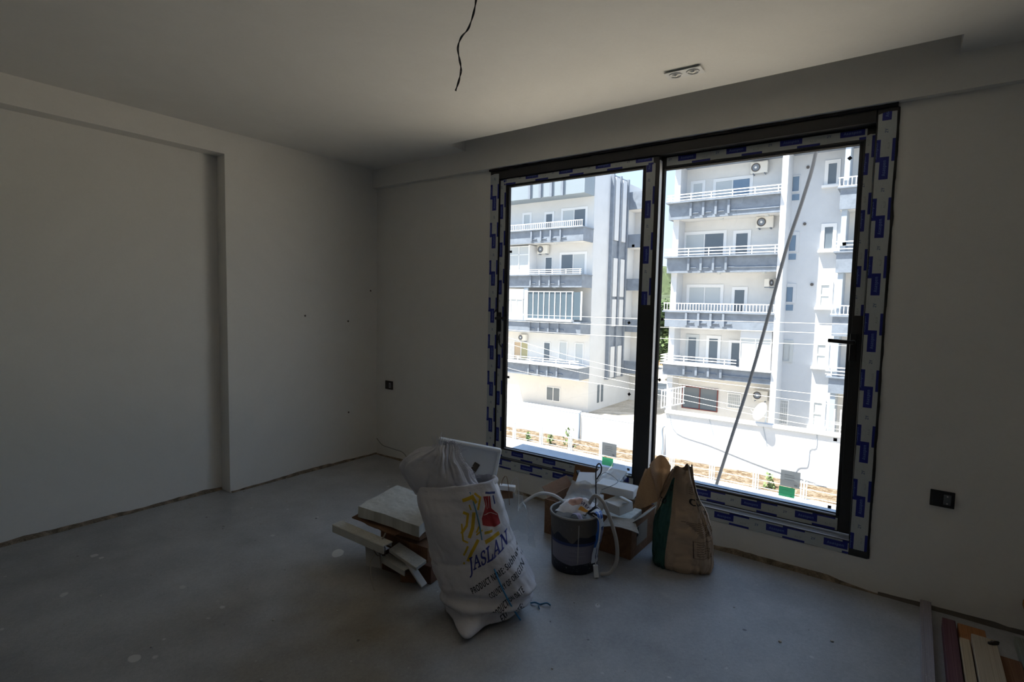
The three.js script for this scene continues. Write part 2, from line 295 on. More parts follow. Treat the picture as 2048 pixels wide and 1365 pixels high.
// bright folded film on the inner edge of the meeting stile
part('film_edge', bx(2.801, 2.804, 0.30, 2.47, -0.05, -0.01), std({ color: lin(0.72, 0.74, 0.78), roughness: 0.35 }), sashL, 'strip of film left on the edge of the meeting stile');
function handle(x, y, z, dir, parent) {
  const rose = rbox(0.034, 0.155, 0.012, 0.006); rose.translate(x, y - 0.02, z + 0.006);
  const h = part('handle', rose, M.black, parent, 'black lever handle');
  const neck = new THREE.CylinderGeometry(0.011, 0.013, 0.045, 16); neck.rotateX(Math.PI / 2); neck.translate(x, y + 0.01, z + 0.032);
  const lever = merge([rbox(0.125, 0.021, 0.013, 0.005).rotateZ(-dir * -0.05).translate(x + dir * 0.055, y + 0.012, z + 0.052)]);
  part('lever', merge([neck, lever]), M.black, h);
}
handle(1.512, 1.385, -0.005, 1, sashL);
handle(3.93, 1.335, -0.056, -1, sashR);
// shreds of film hanging round the left handle
for (const [dx, dy, len, rot] of [[-0.012, -0.085, 0.09, 0.25], [0.012, -0.1, 0.07, -0.12], [-0.015, 0.11, 0.06, -0.5], [0.004, -0.17, 0.05, 0.5]])
  part('film_shred', crumple(surf((u, v) => [1.512 + dx + (u - 0.5) * 0.02 * (1 - v * 0.6) + rot * v * 0.08, 1.37 + dy - v * len, 0.002 + 0.012 * Math.sin(v * 3 + u)], 4, 8), 0.006, 30, dx * 90), std({ color: lin(0.05, 0.05, 0.055), roughness: 0.5, side: THREE.DoubleSide }), sashL);
// stickers and spacer pads on the panes
const stickerTex = (bg, fg, words) => canvasTex(256, 200, (c, w, h) => { c.fillStyle = bg; c.fillRect(0, 0, w, h); c.fillStyle = fg; words.forEach((y) => c.fillRect(w * 0.2, h * y, w * (0.3 + 0.3 * hash3(y * 100, 1, 1)), h * 0.035)); c.fillRect(w * 0.72, h * 0.8, w * 0.16, h * 0.1); }, false);
const stGrey = new THREE.MeshPhysicalMaterial({ transmission: 0.45, thickness: 0, map: stickerTex('rgb(205,206,202)', 'rgb(150,152,150)', [0.25, 0.4, 0.55]), roughness: 0.9 }), stGreen = new THREE.MeshPhysicalMaterial({ transmission: 0.5, thickness: 0, map: stickerTex('rgb(90,200,140)', 'rgb(50,150,100)', [0.3]), roughness: 0.9 });
const stick = (x, y, w, h, mat, parent, z) => { const g = new THREE.PlaneGeometry(w, h); g.rotateZ(-0.01); g.translate(x, y, z); part('sticker', g, mat, parent, mat === stGrey ? 'grey paper sticker on the glass' : 'green paper sticker on the glass'); };
stick(2.497, 0.485, 0.112, 0.095, stGrey, sashL, -0.040); stick(2.487, 0.396, 0.088, 0.058, stGreen, sashL, -0.040);
stick(3.655, 0.507, 0.105, 0.098, stGrey, sashR, -0.090); stick(3.640, 0.425, 0.086, 0.060, stGreen, sashR, -0.090);
for (const [x, y, r] of [[3.855, 2.35, 0.7], [3.855, 1.885, 0.1], [3.872, 0.785, 0], [3.865, 0.392, 0], [2.834, 1.43, 0.7], [2.832, 1.02, 0.7]]) part('spacer_pad', place(new THREE.BoxGeometry(0.018, 0.018, 0.004), [x, y, -0.08], [0, 0, r]), M.black, sashR);
for (const [x, y, r] of [[2.628, 1.925, 0], [2.618, 1.40, 0.6], [2.638, 0.905, 0.7], [2.652, 0.375, 0], [1.592, 1.925, 0], [1.592, 0.92, 0]]) part('spacer_pad', place(new THREE.BoxGeometry(0.018, 0.018, 0.004), [x, y, -0.03], [0, 0, r]), M.black, sashL);

// ---------------------------------------------------------------- outside: ground, walls, fence
const X = {
  ground: std({ map: noiseTex(256, 14, 0.25, [1, 1, 1.1], [225, 218, 206], 14), color: lin(0.60, 0.57, 0.52), roughness: 0.95 }),
  dry: std({ map: noiseTex(256, 20, 0.7, [0.8, 1, 1.3], [222, 208, 186], 2.6), color: lin(0.21, 0.18, 0.145), roughness: 1, bumpMap: bump1, bumpScale: 0.06 }),
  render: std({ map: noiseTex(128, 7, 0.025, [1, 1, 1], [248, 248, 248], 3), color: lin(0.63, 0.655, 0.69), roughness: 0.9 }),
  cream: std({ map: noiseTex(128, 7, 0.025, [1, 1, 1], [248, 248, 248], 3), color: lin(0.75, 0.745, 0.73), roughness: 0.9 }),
  slate: std({ map: noiseTex(128, 9, 0.12, [1, 1, 1], [240, 240, 240], 2), color: lin(0.235, 0.275, 0.335), roughness: 0.85 }),
  slateLight: std({ color: lin(0.36, 0.42, 0.49), roughness: 0.85 }),
  rail: std({ color: lin(0.86, 0.86, 0.86), roughness: 0.45 }),
  pane: std({ color: lin(0.13, 0.16, 0.19), roughness: 0.12 }),
  paneBlue: std({ color: lin(0.16, 0.24, 0.34), roughness: 0.12 }), tint: std({ color: lin(0.085, 0.12, 0.15), roughness: 0.12 }),
  blind: std({ color: lin(0.52, 0.55, 0.56), roughness: 0.4 }),
  frame: std({ color: lin(0.82, 0.82, 0.82), roughness: 0.5 }),
  iron: std({ color: lin(0.10, 0.09, 0.085), roughness: 0.6 }),
  red: std({ color: lin(0.18, 0.04, 0.035), roughness: 0.5 }),
  acWhite: std({ color: lin(0.72, 0.70, 0.65), roughness: 0.5 }),
  galv: std({ color: lin(0.62, 0.66, 0.68), roughness: 0.45, metalness: 0.3 }),
};
const GY = -6.1;
{
  const g = new THREE.PlaneGeometry(500, 300, 1, 1); g.rotateX(-Math.PI / 2); g.translate(-40, GY, -150.3); metric(g);
  struct('ground_yard', mergeVertices(g), X.ground);
}
{ // strip of dry grass between the fence and the boundary walls
  const g = surf((u, v) => { const x = -32 + 48 * u, z = -20.15 - 2.0 * v; return [x, GY + 0.05 + 0.09 * fbm(x * 0.9, z * 1.2, 4, 4) + 0.12 * v, z]; }, 260, 14); metric(g);
  struct('ground_verge', g, X.dry);
}
// boundary walls (seen from the room above the fence)
function yardWall(name, label, x0, x1, top, lip) {
  const t = thing(name, label, 'wall', [(x0 + x1) / 2, GY, -22.3]);
  wpart('wall_panel', bx(x0, x1, GY, top - 0.12, -22.4, -22.2), X.render, t);
  wpart('coping', bx(x0 - 0.02, x1 + 0.02, top - 0.12, top, -22.4 - lip, -22.2 + lip), X.render, t);
  return t;
}
const yw1 = yardWall('boundary_wall', 'white rendered boundary wall in front of the left apartment block', -32, -10.02, -4.36, 0.01);
const yw2 = yardWall('boundary_wall', 'short lower white boundary wall between the two apartment blocks', -9.9, -5.35, -4.42, 0.01);
const yw3 = yardWall('boundary_wall', 'tall white boundary wall with projecting coping below the right apartment block', -5.2, 14, -3.62, 0.09);
wpart('drain_pipe', tube([[-10.0, -4.45, -22.14], [-9.98, -5.2, -22.14], [-10.02, GY + 0.1, -22.14]], 0.06, 12, 8), X.slateLight, yw1);
wpart('drain_pipe', tube([[-5.25, -4.45, -22.3], [-5.32, -4.5, -22.12], [-5.28, -5.0, -22.12], [-5.22, GY + 0.1, -22.12]], 0.05, 16, 8), X.slateLight, yw3);
// cable runs fixed to the tall wall
const wallCable = (pts) => wpart('cable', tube(pts.map(([x, y]) => [x, y, -22.18]), 0.012, 24, 5), X.slateLight, yw3);
wallCable([[-5.0, -3.85], [-4.7, -4.6], [-3.0, -5.0], [-0.6, -5.55], [1.8, -5.9]]);
wallCable([[1.35, -3.75], [1.33, -4.35], [1.15, -4.4], [1.1, -4.95], [1.05, -5.2], [0.75, -5.3], [0.6, -5.6]]);
wallCable([[-0.75, -3.75], [-0.55, -4.6]]); wallCable([[-3.1, -3.75], [-2.85, -4.5]]);

// wire fence on a white kerb
const kerb = thing('kerb', 'low white concrete kerb under the wire fence', 'kerb', [-8, GY, -20]);
wpart('kerb_body', bx(-32, 15, GY, GY + 0.16, -20.14, -19.9), X.render, kerb);
const fence = thing('wire_fence', 'galvanised wire mesh fence standing on the white kerb', 'fence', [-8, GY + 0.16, -20]);
const postG = merge([bx(-0.03, 0.03, 0, 0.95, -0.03, 0.03), bx(-0.12, -0.075, 0, 0.72, -0.02, 0.02), bx(0.075, 0.11, 0, 0.72, -0.02, 0.02)]);
for (let i = -9; i < 12; i++) { const m = part('fence_post', postG, X.galv, fence); m.position.set(-0.5 + i * 1.755 + 8, 0, 0); }
for (const y of [0.12, 0.42, 0.68]) wpart('fence_wire', bx(-30, 15, GY + 0.16 + y - 0.011, GY + 0.16 + y + 0.011, -20.01, -19.99), X.galv, fence);
// weeds on the verge
const weedMat = std({ color: lin(0.16, 0.22, 0.09), roughness: 0.9, side: THREE.DoubleSide });
function weed(x, z, h, label) {
  const g = []; for (let k = 0; k < 46; k++) { const a = rnd(0, 6.28), r = rnd(0, 0.26) * h * 1.6, y = rnd(0.02, 1) * h, s = rnd(0.05, 0.12); const q = new THREE.CircleGeometry(s, 5); q.scale(0.6, 1, 1); q.rotateX(rnd(-1, 1)); q.rotateY(a); q.translate(Math.cos(a) * r * (1.1 - y / h * 0.6), y, Math.sin(a) * r); g.push(q); }
  const t = thing('weed', label, 'plant', [x, GY + 0.08, z]); part('leaves', merge(g), weedMat, t); part('stem', new THREE.CylinderGeometry(0.01, 0.016, h, 5).translate(0, h / 2, 0), weedMat, t);
}
weed(-9.9, -20.9, 0.95, 'tall green weed on the dry verge beside the wall joint'); weed(-10.9, -20.7, 0.5, 'small green weed on the dry verge behind the fence'); weed(-0.1, -20.7, 0.6, 'grey green weed beside a fence post under the tall wall'); weed(-12.3, -20.6, 0.4, 'low weed at the left end of the visible verge');

// ---------------------------------------------------------------- apartment blocks
function balcony(b, x0, x1, zf, zb, top, bot, o = {}) {
  // floor slab, parapet band with overhanging lip, ribs, railing; side band at the right end when asked
  const m = wpart('balcony', bx(x0 + (o.sideL ? 0.12 : 0), x1 - (o.side ? 0.12 : 0), bot + 0.02, bot + 0.2, zb, zf - 0.12), X.cream, b);
  wpart('band', merge([bx(x0, x1, bot, top - 0.07, zf - 0.12, zf), ...(o.side ? [bx(x1 - 0.12, x1, bot, top - 0.07, zb, zf - 0.12)] : []), ...(o.sideL ? [bx(x0, x0 + 0.12, bot, top - 0.07, zb, zf - 0.12)] : [])]), X.slate, m, 'slate grey parapet band');
  wpart('lip', bx(x0 - 0.12, x1 + (o.side ? 0.05 : 0), top - 0.07, top, zb, zf + (o.lip ?? 0.2)), o.lipMat ?? X.slate, m);
  for (const x of o.ribs ?? []) wpart('rib', merge([bx(x - 0.06, x + 0.06, bot + 0.12, top - 0.1, zf, zf + 0.13), bx(x - 0.06, x + 0.42, bot + 0.26, bot + 0.30, zf, zf + 0.06)]), X.slate, m);
  if (o.mould) wpart('moulding', bx(o.mould[0], o.mould[1], bot + 0.24, bot + 0.29, zf, zf + 0.05), X.slate, m);
  const zr = zf - 0.02, rx1 = o.railTo ?? x1, h = o.rail ?? 0.45;
  if (o.style === 'balusters') {
    wpart('rail', bx(x0 - 0.1, rx1, top + h - 0.05, top + h, zr - 0.03, zr + 0.02), X.rail, m); wpart('rail', bx(x0 - 0.1, rx1, top + 0.02, top + 0.06, zr - 0.03, zr + 0.02), X.rail, m);
    const g = bx(-0.017, 0.017, 0, h - 0.08, -0.015, 0.015), n = Math.floor((rx1 - x0) / 0.16), py = new THREE.Vector3(); for (let q = m; q && q !== scene; q = q.parent) py.add(q.position);
    for (let k = 0; k <= n; k++) part('baluster', g, X.rail, m).position.set(x0 - 0.05 + k * (rx1 - x0) / n - py.x, top + 0.05 - py.y, zr - py.z);
  } else if (o.style !== 'none') {
    for (const q of [1, 0.64, 0.28]) wpart('rail', merge([bx(x0 - 0.15, rx1, top + h * q - 0.045, top + h * q, zr - 0.03, zr + 0.02), ...(o.sideL ? [bx(x0 - 0.15, x0 - 0.1, top + h * q - 0.045, top + h * q, zb, zr)] : [])]), X.rail, m);
    for (let x = x0 + 0.1; x < rx1; x += 1.1) wpart('rail_post', bx(x - 0.02, x + 0.02, top, top + h, zr - 0.025, zr + 0.01), X.rail, m);
  }
  return m;
}
// a window or door in a wall that looks towards the room: raised surround, frame, panes
function win(b, x0, x1, y0, y1, z, n = 1, mats = [X.pane], o = {}) {
  const f = 0.05, w = wpart(o.name ?? 'window', merge([bx(x0 - f, x0, y0 - f, y1 + f, z - 0.01, z + 0.06), bx(x1, x1 + f, y0 - f, y1 + f, z - 0.01, z + 0.06), bx(x0, x1, y1, y1 + f, z - 0.01, z + 0.06), bx(x0, x1, y0 - f, y0, z - 0.01, z + 0.06),
    ...(o.surround ? [bx(x0 - 0.16, x1 + 0.16, y1 + f, y1 + 0.17, z - 0.01, z + 0.05), bx(x0 - 0.16, x0 - f, y0 - 0.1, y1 + f, z - 0.01, z + 0.05), bx(x1 + f, x1 + 0.16, y0 - 0.1, y1 + f, z - 0.01, z + 0.05)] : []),
    ...(o.sill ? [bx(x0 - 0.24, x1 + 0.24, y0 - 0.2, y0 - 0.08, z - 0.01, z + 0.26)] : [])]), o.frame ?? X.frame, b);
  const pw = (x1 - x0) / n;
  for (let k = 0; k < n; k++) { wpart('pane', bx(x0 + k * pw + (k ? 0.025 : 0), x0 + (k + 1) * pw - (k < n - 1 ? 0.025 : 0), y0, y1, z - 0.01, z + 0.015), mats[k % mats.length], w); if (k) wpart('mullion', bx(x0 + k * pw - 0.025, x0 + k * pw + 0.025, y0, y1, z - 0.01, z + 0.05), o.frame ?? X.frame, w); }
  if (o.transom) wpart('transom', bx(x0, x1, lerp(y0, y1, o.transom) - 0.03, lerp(y0, y1, o.transom) + 0.03, z, z + 0.05), o.frame ?? X.frame, w);
  if (o.bars) { const g = []; for (let x = x0 + 0.06; x < x1; x += 0.1) g.push(bx(x - 0.008, x + 0.008, y0, y1, z + 0.06, z + 0.075)); for (let y = y0 + 0.12; y < y1; y += 0.24) g.push(bx(x0, x1, y - 0.01, y + 0.01, z + 0.06, z + 0.075)); wpart('grille', merge(g), X.rail, w); }
  return w;
}
const lampOn = (b, x, y, z) => wpart('ceiling_lamp', new THREE.CylinderGeometry(0.12, 0.1, 0.08, 14).translate(x, y - 0.04, z), X.blind, b);

// ---- right block
const B = thing('apartment_building', 'white apartment block with slate balcony bands filling the right window pane', 'building', [0, GY, -28]);
const BF = -26.6, BB = -28;
wpart('body', bx(-6.9, 8, GY, 10.6, -40, BB), X.cream, B);
wpart('pier', bx(-6.95, -6.62, GY, 10.4, BB, BF - 0.35), X.render, B, 'white pier at the left corner');
wpart('pier', bx(-1.36, -1.08, GY, 10.4, BB, BF + 0.05), X.render, B, 'white pier beside the stair wall');
wpart('pier', bx(1.3, 1.52, GY, 10.4, BB, BF - 0.1), X.slateLight, B, 'pale blue grey pier right of the stair wall');
wpart('stair_panel', bx(-1.08, 1.3, GY, 9.85, BB - 0.02, BB + 0.05), X.render, B);
wpart('stair_parapet', bx(-1.08, 1.3, 9.72, 9.95, BB, BB + 0.32), X.render, B);
const levB = [[7.29, 6.34, 0.44], [4.27, 3.36, 0.46], [1.23, 0.32, 0.46], [-1.74, -2.45, 0.44]];
const ribX = [-5.84, -5.16, -4.5, -3.84];
levB.forEach(([t, bt, r], i) => {
  balcony(B, -7.1, -1.36, BF, BB, t, bt, { ribs: ribX, rail: r, sideL: true, style: i === 2 ? 'balusters' : 'rails', lip: [0.24, 0.24, 0.14, 0.2][i], lipMat: i === 3 ? X.render : X.slate, mould: i === 2 ? null : [-3.6, -1.4], railTo: i === 3 ? -3.1 : undefined });
  lampOn(B, -4.4, bt + 0.02, -27.3); lampOn(B, -2.1, bt + 0.02, -27.3);
  balcony(B, 1.2, 7.5, BF, BB, t, bt - 0.1, { rail: r + 0.02, style: i % 2 ? 'rails' : 'balusters', lip: 0.1, railTo: 4.5 });
});
wpart('roof_band', bx(-7.1, 7.5, 9.36, 10.6, BB, BF), X.slate, B);
win(B, -4.96, -3.19, 7.0, 8.48, BB, 2, [X.blind, X.paneBlue], { surround: true }); win(B, -6.22, -5.72, 7.2, 8.5, BB, 1, [X.blind], { surround: true });
win(B, -6.52, -4.42, 4.0, 5.62, BB, 2, [X.blind, X.pane], { surround: true }); win(B, -3.75, -3.15, 3.7, 5.55, BB, 1, [X.pane], { name: 'door', surround: true });
win(B, -6.2, -4.45, 1.1, 2.6, BB, 2, [X.blind, X.blind], { surround: true }); win(B, -3.68, -3.17, 0.7, 2.46, BB, 1, [X.pane], { name: 'door', surround: true });
win(B, -6.12, -5.68, -1.7, -0.3, BB, 1, [X.pane], { surround: true, frame: X.blind }); win(B, -4.94, -4.46, -1.7, -0.3, BB, 1, [X.pane], { surround: true }); win(B, -3.7, -3.2, -2.3, -0.48, BB, 1, [X.pane], { name: 'door', surround: true });
{ // glazed corner room on the lowest balcony
  const w = win(B, -2.95, -1.5, -1.2, -0.15, BF - 0.25, 2, [X.blind, X.blind], {}); wpart('infill_panel', bx(-2.98, -1.45, -1.74, -1.26, BF - 0.4, BF - 0.18), X.render, w); wpart('infill_panel', bx(-2.98, -1.45, -0.1, 0.35, BF - 0.4, BF - 0.18), X.render, w);
}
win(B, -6.31, -4.36, -4.45, -3.22, BB, 2, [X.pane, X.pane], { frame: X.red }); win(B, -3.75, -3.11, -4.1, -3.36, BB, 1, [X.blind], { bars: true, frame: X.rail });
[[8.30, 7.55], [5.30, 4.5], [2.62, 1.85], [-0.33, -1.25]].forEach(([t, b], i) => { win(B, -1.10 + 0.02, -0.78, b, t, BB + 0.05, 1, [i === 3 ? X.blind : X.paneBlue], { surround: i !== 0, frame: i < 3 ? X.render : X.blind }); if (i < 3) wpart('vent_slot', bx(-1.08, -0.74, b - 0.46, b - 0.16, BB + 0.04, BB + 0.09), X.paneBlue, B); });
win(B, -1.06, -0.72, -4.6, -3.38, BB + 0.05, 1, [X.blind], { bars: true, frame: X.rail });
[[8.75, 7.75], [5.62, 4.55], [2.72, 1.68], [-0.32, -1.35], [-3.28, -4.45]].forEach(([t, b], i) => win(B, 0.50, 0.86, b, t, BB + 0.05, 1, [i < 2 ? X.pane : X.blind], { surround: true, sill: true, transom: i > 1 ? 0.5 : 0, frame: X.frame }));
for (const [x, y] of [[-0.42, 8.7], [-0.42, 5.85], [0.07, 2.75]]) wpart('wall_vent', new THREE.CylinderGeometry(0.075, 0.075, 0.08, 14).rotateX(Math.PI / 2).translate(x, y, BB + 0.08), X.iron, B);

// ---- left block
const A = thing('apartment_building', 'white apartment block with slate bands seen through the left window pane', 'building', [-17, GY, -30]);
const AF = -28.5, AB = -29.9;
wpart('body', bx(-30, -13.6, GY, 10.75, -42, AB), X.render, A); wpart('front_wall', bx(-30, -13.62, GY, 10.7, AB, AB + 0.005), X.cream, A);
const levA = [[6.70, 5.74, 0.45], [3.52, 2.62, 0.37], [0.27, -0.6, 0], [-2.81, -3.7, 0.43]];
const ribA = [-17.75, -16.95, -16.15, -15.35];
levA.forEach(([t, bt, r], i) => {
  balcony(A, i === 3 ? -20.0 : -26, -13.62, AF, AB, t, bt, { ribs: ribA, rail: r, side: true, style: i === 0 ? 'balusters' : i === 2 ? 'none' : 'rails', lip: [0.16, 0.24, 0.14, 0.24][i], lipMat: i === 3 ? X.render : X.slate, railTo: -13.7 });
  lampOn(A, -16.2, bt + 0.02, -29.2);
});
wpart('roof_band', merge([bx(-26, -13.62, 8.9, 10.6, AF - 0.15, AF), bx(-13.74, -13.62, 8.9, 10.6, AB, AF - 0.15), bx(-26, -13.74, 8.9, 9.05, AB, AF - 0.15)]), std({ color: lin(0.25, 0.30, 0.345), roughness: 0.85 }), A, 'pale grey roof parapet');
for (const x of [-18.0, -17.1, -16.2, -15.3]) wpart('rib', bx(x - 0.09, x + 0.09, 8.85, 10.6, AF, AF + 0.14), X.slate, A);
win(A, -16.05, -14.26, 6.3, 8.08, AB, 2, [X.blind, X.pane], { surround: true }); win(A, -17.48, -16.96, 6.0, 7.95, AB, 1, [X.pane], { name: 'door', surround: true }); win(A, -19.44, -18.92, 6.2, 8.05, AB, 1, [X.blind], { surround: true });
win(A, -17.43, -16.9, 2.9, 4.82, AB, 1, [X.pane], { name: 'door' }); win(A, -16.08, -14.2, 3.1, 4.98, AB, 2, [X.pane, X.blind], { surround: true });
{ const w = win(A, -20.9, -18.35, 3.55, 5.6, AF - 0.5, 3, [X.blind], { transom: 0.72 }); wpart('side_panel', bx(-18.35, -18.25, 3.5, 5.7, AB, AF - 0.45), X.frame, w); }
{ // glazed-in balcony of the third floor
  const w = win(A, -18.0, -14.35, 0.42, 2.3, AF - 0.05, 8, [X.tint], {}); wpart('side_pane', bx(-14.28, -13.68, 0.42, 2.3, AF - 0.1, AF - 0.05), X.tint, w); wpart('sill_board', bx(-18.05, -14.2, 0.27, 0.41, AF - 0.1, AF + 0.3), X.render, w);
  wpart('corner_post', bx(-14.35, -14.28, 0.4, 2.35, AF - 0.1, AF), X.frame, w); wpart('corner_post', bx(-13.68, -13.6, 0.4, 2.35, AF - 0.1, AF), X.frame, w);
  const v = win(A, -20.6, -18.5, 0.75, 1.75, AF - 0.08, 4, [X.blind], {}); wpart('infill_panel', bx(-20.7, -18.4, 1.8, 2.5, AF - 0.2, AF - 0.02), X.render, v); wpart('infill_panel', bx(-20.7, -18.4, 0.27, 0.7, AF - 0.2, AF - 0.02), X.render, v); wpart('pier', bx(-18.4, -18.05, 0.27, 2.6, AF - 0.2, AF - 0.05), X.slateLight, v);
}
win(A, -17.38, -16.88, -2.75, -1.4, AB, 1, [X.pane], { frame: X.frame }); win(A, -16.05, -15.45, -2.75, -1.26, AB, 1, [X.blind], {}); win(A, -14.72, -14.14, -2.75, -1.3, AB, 1, [X.blind], {}); win(A, -20.1, -18.85, -3.4, -1.5, AB, 2, [std({ color: lin(0.55, 0.42, 0.28) }), std({ color: lin(0.42, 0.38, 0.22) })], { name: 'door' });
win(A, -17.05, -15.95, -5.6, -4.66, AB, 2, [X.pane, X.pane], { surround: false, sill: false });
wpart('side_window', merge([bx(-13.62, -13.57, -5.6, -4.3, -31.5, -31.2), bx(-13.62, -13.57, -5.6, -4.3, -32.1, -31.8)]), X.pane, A);
// ribbed stair tower on the side: slate strips with white panels between
wpart('stair_tower', bx(-13.62, -13.5, -4.0, 10.85, -35.0, -32.3), X.slate, A, 'slate grey strip of the stair tower');
for (const z of [-34.85, -33.55, -32.35]) wpart('fin', bx(-13.6, -13.34, -4.0, 10.9, z - 0.09, z + 0.09), X.slate, A);
for (const [y0, y1] of [[6.2, 10.7], [2.1, 4.9], [-0.1, 1.3 + 0.6], [-3.9, -1.6]]) for (const z of [-33.0, -34.2]) wpart('tower_panel', bx(-13.55, -13.36, y0, y1, z - 0.33, z + 0.33), X.render, A);
// balconies on the side, behind the tower
for (const [t, bt] of [[10.0, 8.7], [6.83, 5.84], [3.5, 2.6], [0.37, -0.55], [-2.8, -3.75]]) {
  const m = wpart('side_balcony', bx(-13.6, -12.02, bt + 0.01, bt + 0.2, -36.6, -35.12), X.cream, A); wpart('band', bx(-13.6, -11.9, bt, t, -35.12, -35), X.slate, m); wpart('band', bx(-12.02, -11.9, bt, t, -36.6, -35.12), X.slate, m);
}
wpart('side_wall', bx(-13.6, -12.9, GY, 9.5, -38.5, -36.7), X.cream, A);
// tank on the roof edge
// ---- outdoor units
function acUnit(label, x, y, z, s = 1, turn = 0) {
  const t = thing('air_conditioner', label, 'air conditioner', [x, y, z], turn, 'air conditioner outdoor units on the blocks');
  part('casing', rbox(0.85 * s, 0.6 * s, 0.3, 0.03).translate(0, 0.3 * s, 0.18), X.acWhite, t);
  part('fan_grille', new THREE.TorusGeometry(0.2 * s, 0.03, 8, 24).translate(-0.16 * s, 0.3 * s, 0.335), X.iron, t); part('fan', new THREE.CylinderGeometry(0.19 * s, 0.19 * s, 0.01, 24).rotateX(Math.PI / 2).translate(-0.16 * s, 0.3 * s, 0.332), X.slate, t); part('fan_hub', new THREE.CylinderGeometry(0.06 * s, 0.06 * s, 0.03, 12).rotateX(Math.PI / 2).translate(-0.16 * s, 0.3 * s, 0.335), X.frame, t);
  for (const dx of [-0.28, 0.28]) part('bracket', bx(dx * s - 0.02, dx * s + 0.02, -0.06, 0, 0, 0.34), X.slate, t);
}
acUnit('air conditioner unit on the top floor wall of the right block', -2.7, 8.65, BB); acUnit('air conditioner unit under the top slate band of the right block', -2.28, 5.75, BB); acUnit('narrow air conditioner unit seen by the hanging grey cable, right block', -2.0, 2.62, BB + 0.25, 0.7, 1.1);
acUnit('air conditioner unit at ground floor of the right block above the dish', -2.05, -3.5, BB, 0.9); acUnit('beige air conditioner unit beside the dark door of the left block', -17.55, 5.1, AB + 0.012, 1.05); acUnit('air conditioner unit over the tan doors of the left block', -19.2, -1.35, AB + 0.012, 0.8);
{ // satellite dish on the tall wall
  const t = thing('satellite_dish', 'white satellite dish on a post above the tall boundary wall', 'dish', [-0.85, -3.62, -22.3]);
  const pts = []; for (let k = 0; k <= 10; k++) { const r = k / 10 * 0.42; pts.push(new THREE.Vector2(r, r * r * 0.55)); } const d = new THREE.LatheGeometry(pts, 28); d.scale(1, 1, 1.1); d.rotateX(0.6); d.rotateZ(0.95); d.translate(0, 0.5, 0.1);
  part('reflector', d, std({ color: lin(0.82, 0.82, 0.78), roughness: 0.5, side: THREE.DoubleSide }), t); part('post', new THREE.CylinderGeometry(0.03, 0.03, 0.6, 10).translate(0.15, 0.3, -0.05), X.galv, t); part('arm', tube([[0.05, 0.4, 0.05], [-0.25, 0.45, 0.35], [-0.4, 0.62, 0.4]], 0.014, 10, 6), X.galv, t);
}
{ // white picket railing beside the right block
  const t = thing('picket_railing', 'white picket railing at the left end of the tall boundary wall', 'railing', [-5.5, -3.62, -22.5]);
  const g = bx(-0.02, 0.02, 0, 0.95, -0.02, 0.02); for (let k = 0; k < 9; k++) part('picket', g, X.rail, t).position.set(-0.05 + 0.06 * k * 0.9, 0, -0.35 * k * 0.7); part('rail', bar([-0.05, 0.9, 0], [0.4, 0.9, -2.1], 0.05, 0.05), X.rail, t); part('rail', bar([-0.05, 0.02, 0], [0.4, 0.02, -2.1], 0.05, 0.05), X.rail, t);
  const u = thing('picket_railing', 'short white picket railing beyond the tall wall near the right frame', 'railing', [1.9, -3.62, -22.6]);
  for (let k = 0; k < 7; k++) part('picket', g, X.rail, u).position.set(k * 0.22, 0, 0); part('rail', bx(-0.1, 1.5, 0.3, 0.35, -0.02, 0.02), X.rail, u);
}

// ---------------------------------------------------------------- trees, hills, lines
const leafM = [lin(0.06, 0.105, 0.035), lin(0.085, 0.13, 0.045), lin(0.05, 0.085, 0.032)].map((c) => std({ color: c, roughness: 0.9, side: THREE.DoubleSide })), barkM = std({ color: lin(0.12, 0.09, 0.06), roughness: 0.95 });
function tree(x, z, h, r, mi, label) {
  const t = thing('tree', label, 'tree', [x, GY, z], 0, 'trees behind the apartment blocks'), g = [];
  for (let k = 0; k < 1800; k++) { const a = rnd(0, 6.283), b = Math.acos(rnd(-1, 1)), q = r * Math.pow(rnd(), 0.33) * (0.8 + 0.35 * fbm(Math.cos(a) * 2 + x, Math.sin(a) * 2, b, 2)); const s = new THREE.CircleGeometry(rnd(0.08, 0.22) * r / 2.2, 4); s.rotateX(rnd(0, 3.1)); s.rotateY(rnd(0, 6.2)); s.translate(Math.sin(b) * Math.cos(a) * q, h - r + Math.cos(b) * q * 0.85, Math.sin(b) * Math.sin(a) * q); g.push(s); }
  part('foliage', merge(g), leafM[mi], t); part('trunk', new THREE.CylinderGeometry(0.1, 0.18, h - r, 8).translate(0, (h - r) / 2, 0), barkM, t);
}
tree(-17.8, -56, 9.2, 3.2, 0, 'tall dark green tree right of the dark window mullion'); tree(-23.4, -57, 8.4, 2.6, 1, 'leafy green tree seen just left of the dark mullion'); tree(-15.2, -50, 5.2, 2.1, 1, 'light green tree beside the left corner of the right block'); tree(-18.6, -49, 4.0, 1.7, 1, 'low green tree above the driveway end'); tree(-21.0, -75, 13.5, 4.2, 2, 'large dark tree farther up the slope between the blocks'); tree(-33, -72, 12, 4.0, 2, 'distant tree half hidden behind the left block'); tree(-11.8, -60, 9, 3.0, 0, 'distant tree half hidden behind the right block');
{ // small red roofed house between the blocks
  const t = thing('house', 'small distant house with reddish roof between the two apartment blocks', 'house', [-26, GY, -92]);
  part('house_wall', bx(-4, 5, 0, 5.2, -4, 4), X.cream, t); const s = new THREE.Shape([new THREE.Vector2(-4.6, 0), new THREE.Vector2(4.6, 0), new THREE.Vector2(0, 1.8)]); const g = new THREE.ExtrudeGeometry(s, { depth: 10, bevelEnabled: false }); g.rotateY(Math.PI / 2); g.translate(-4.5, 5.2, 0); part('roof', g, std({ color: lin(0.42, 0.2, 0.14), roughness: 0.9 }), t);
}
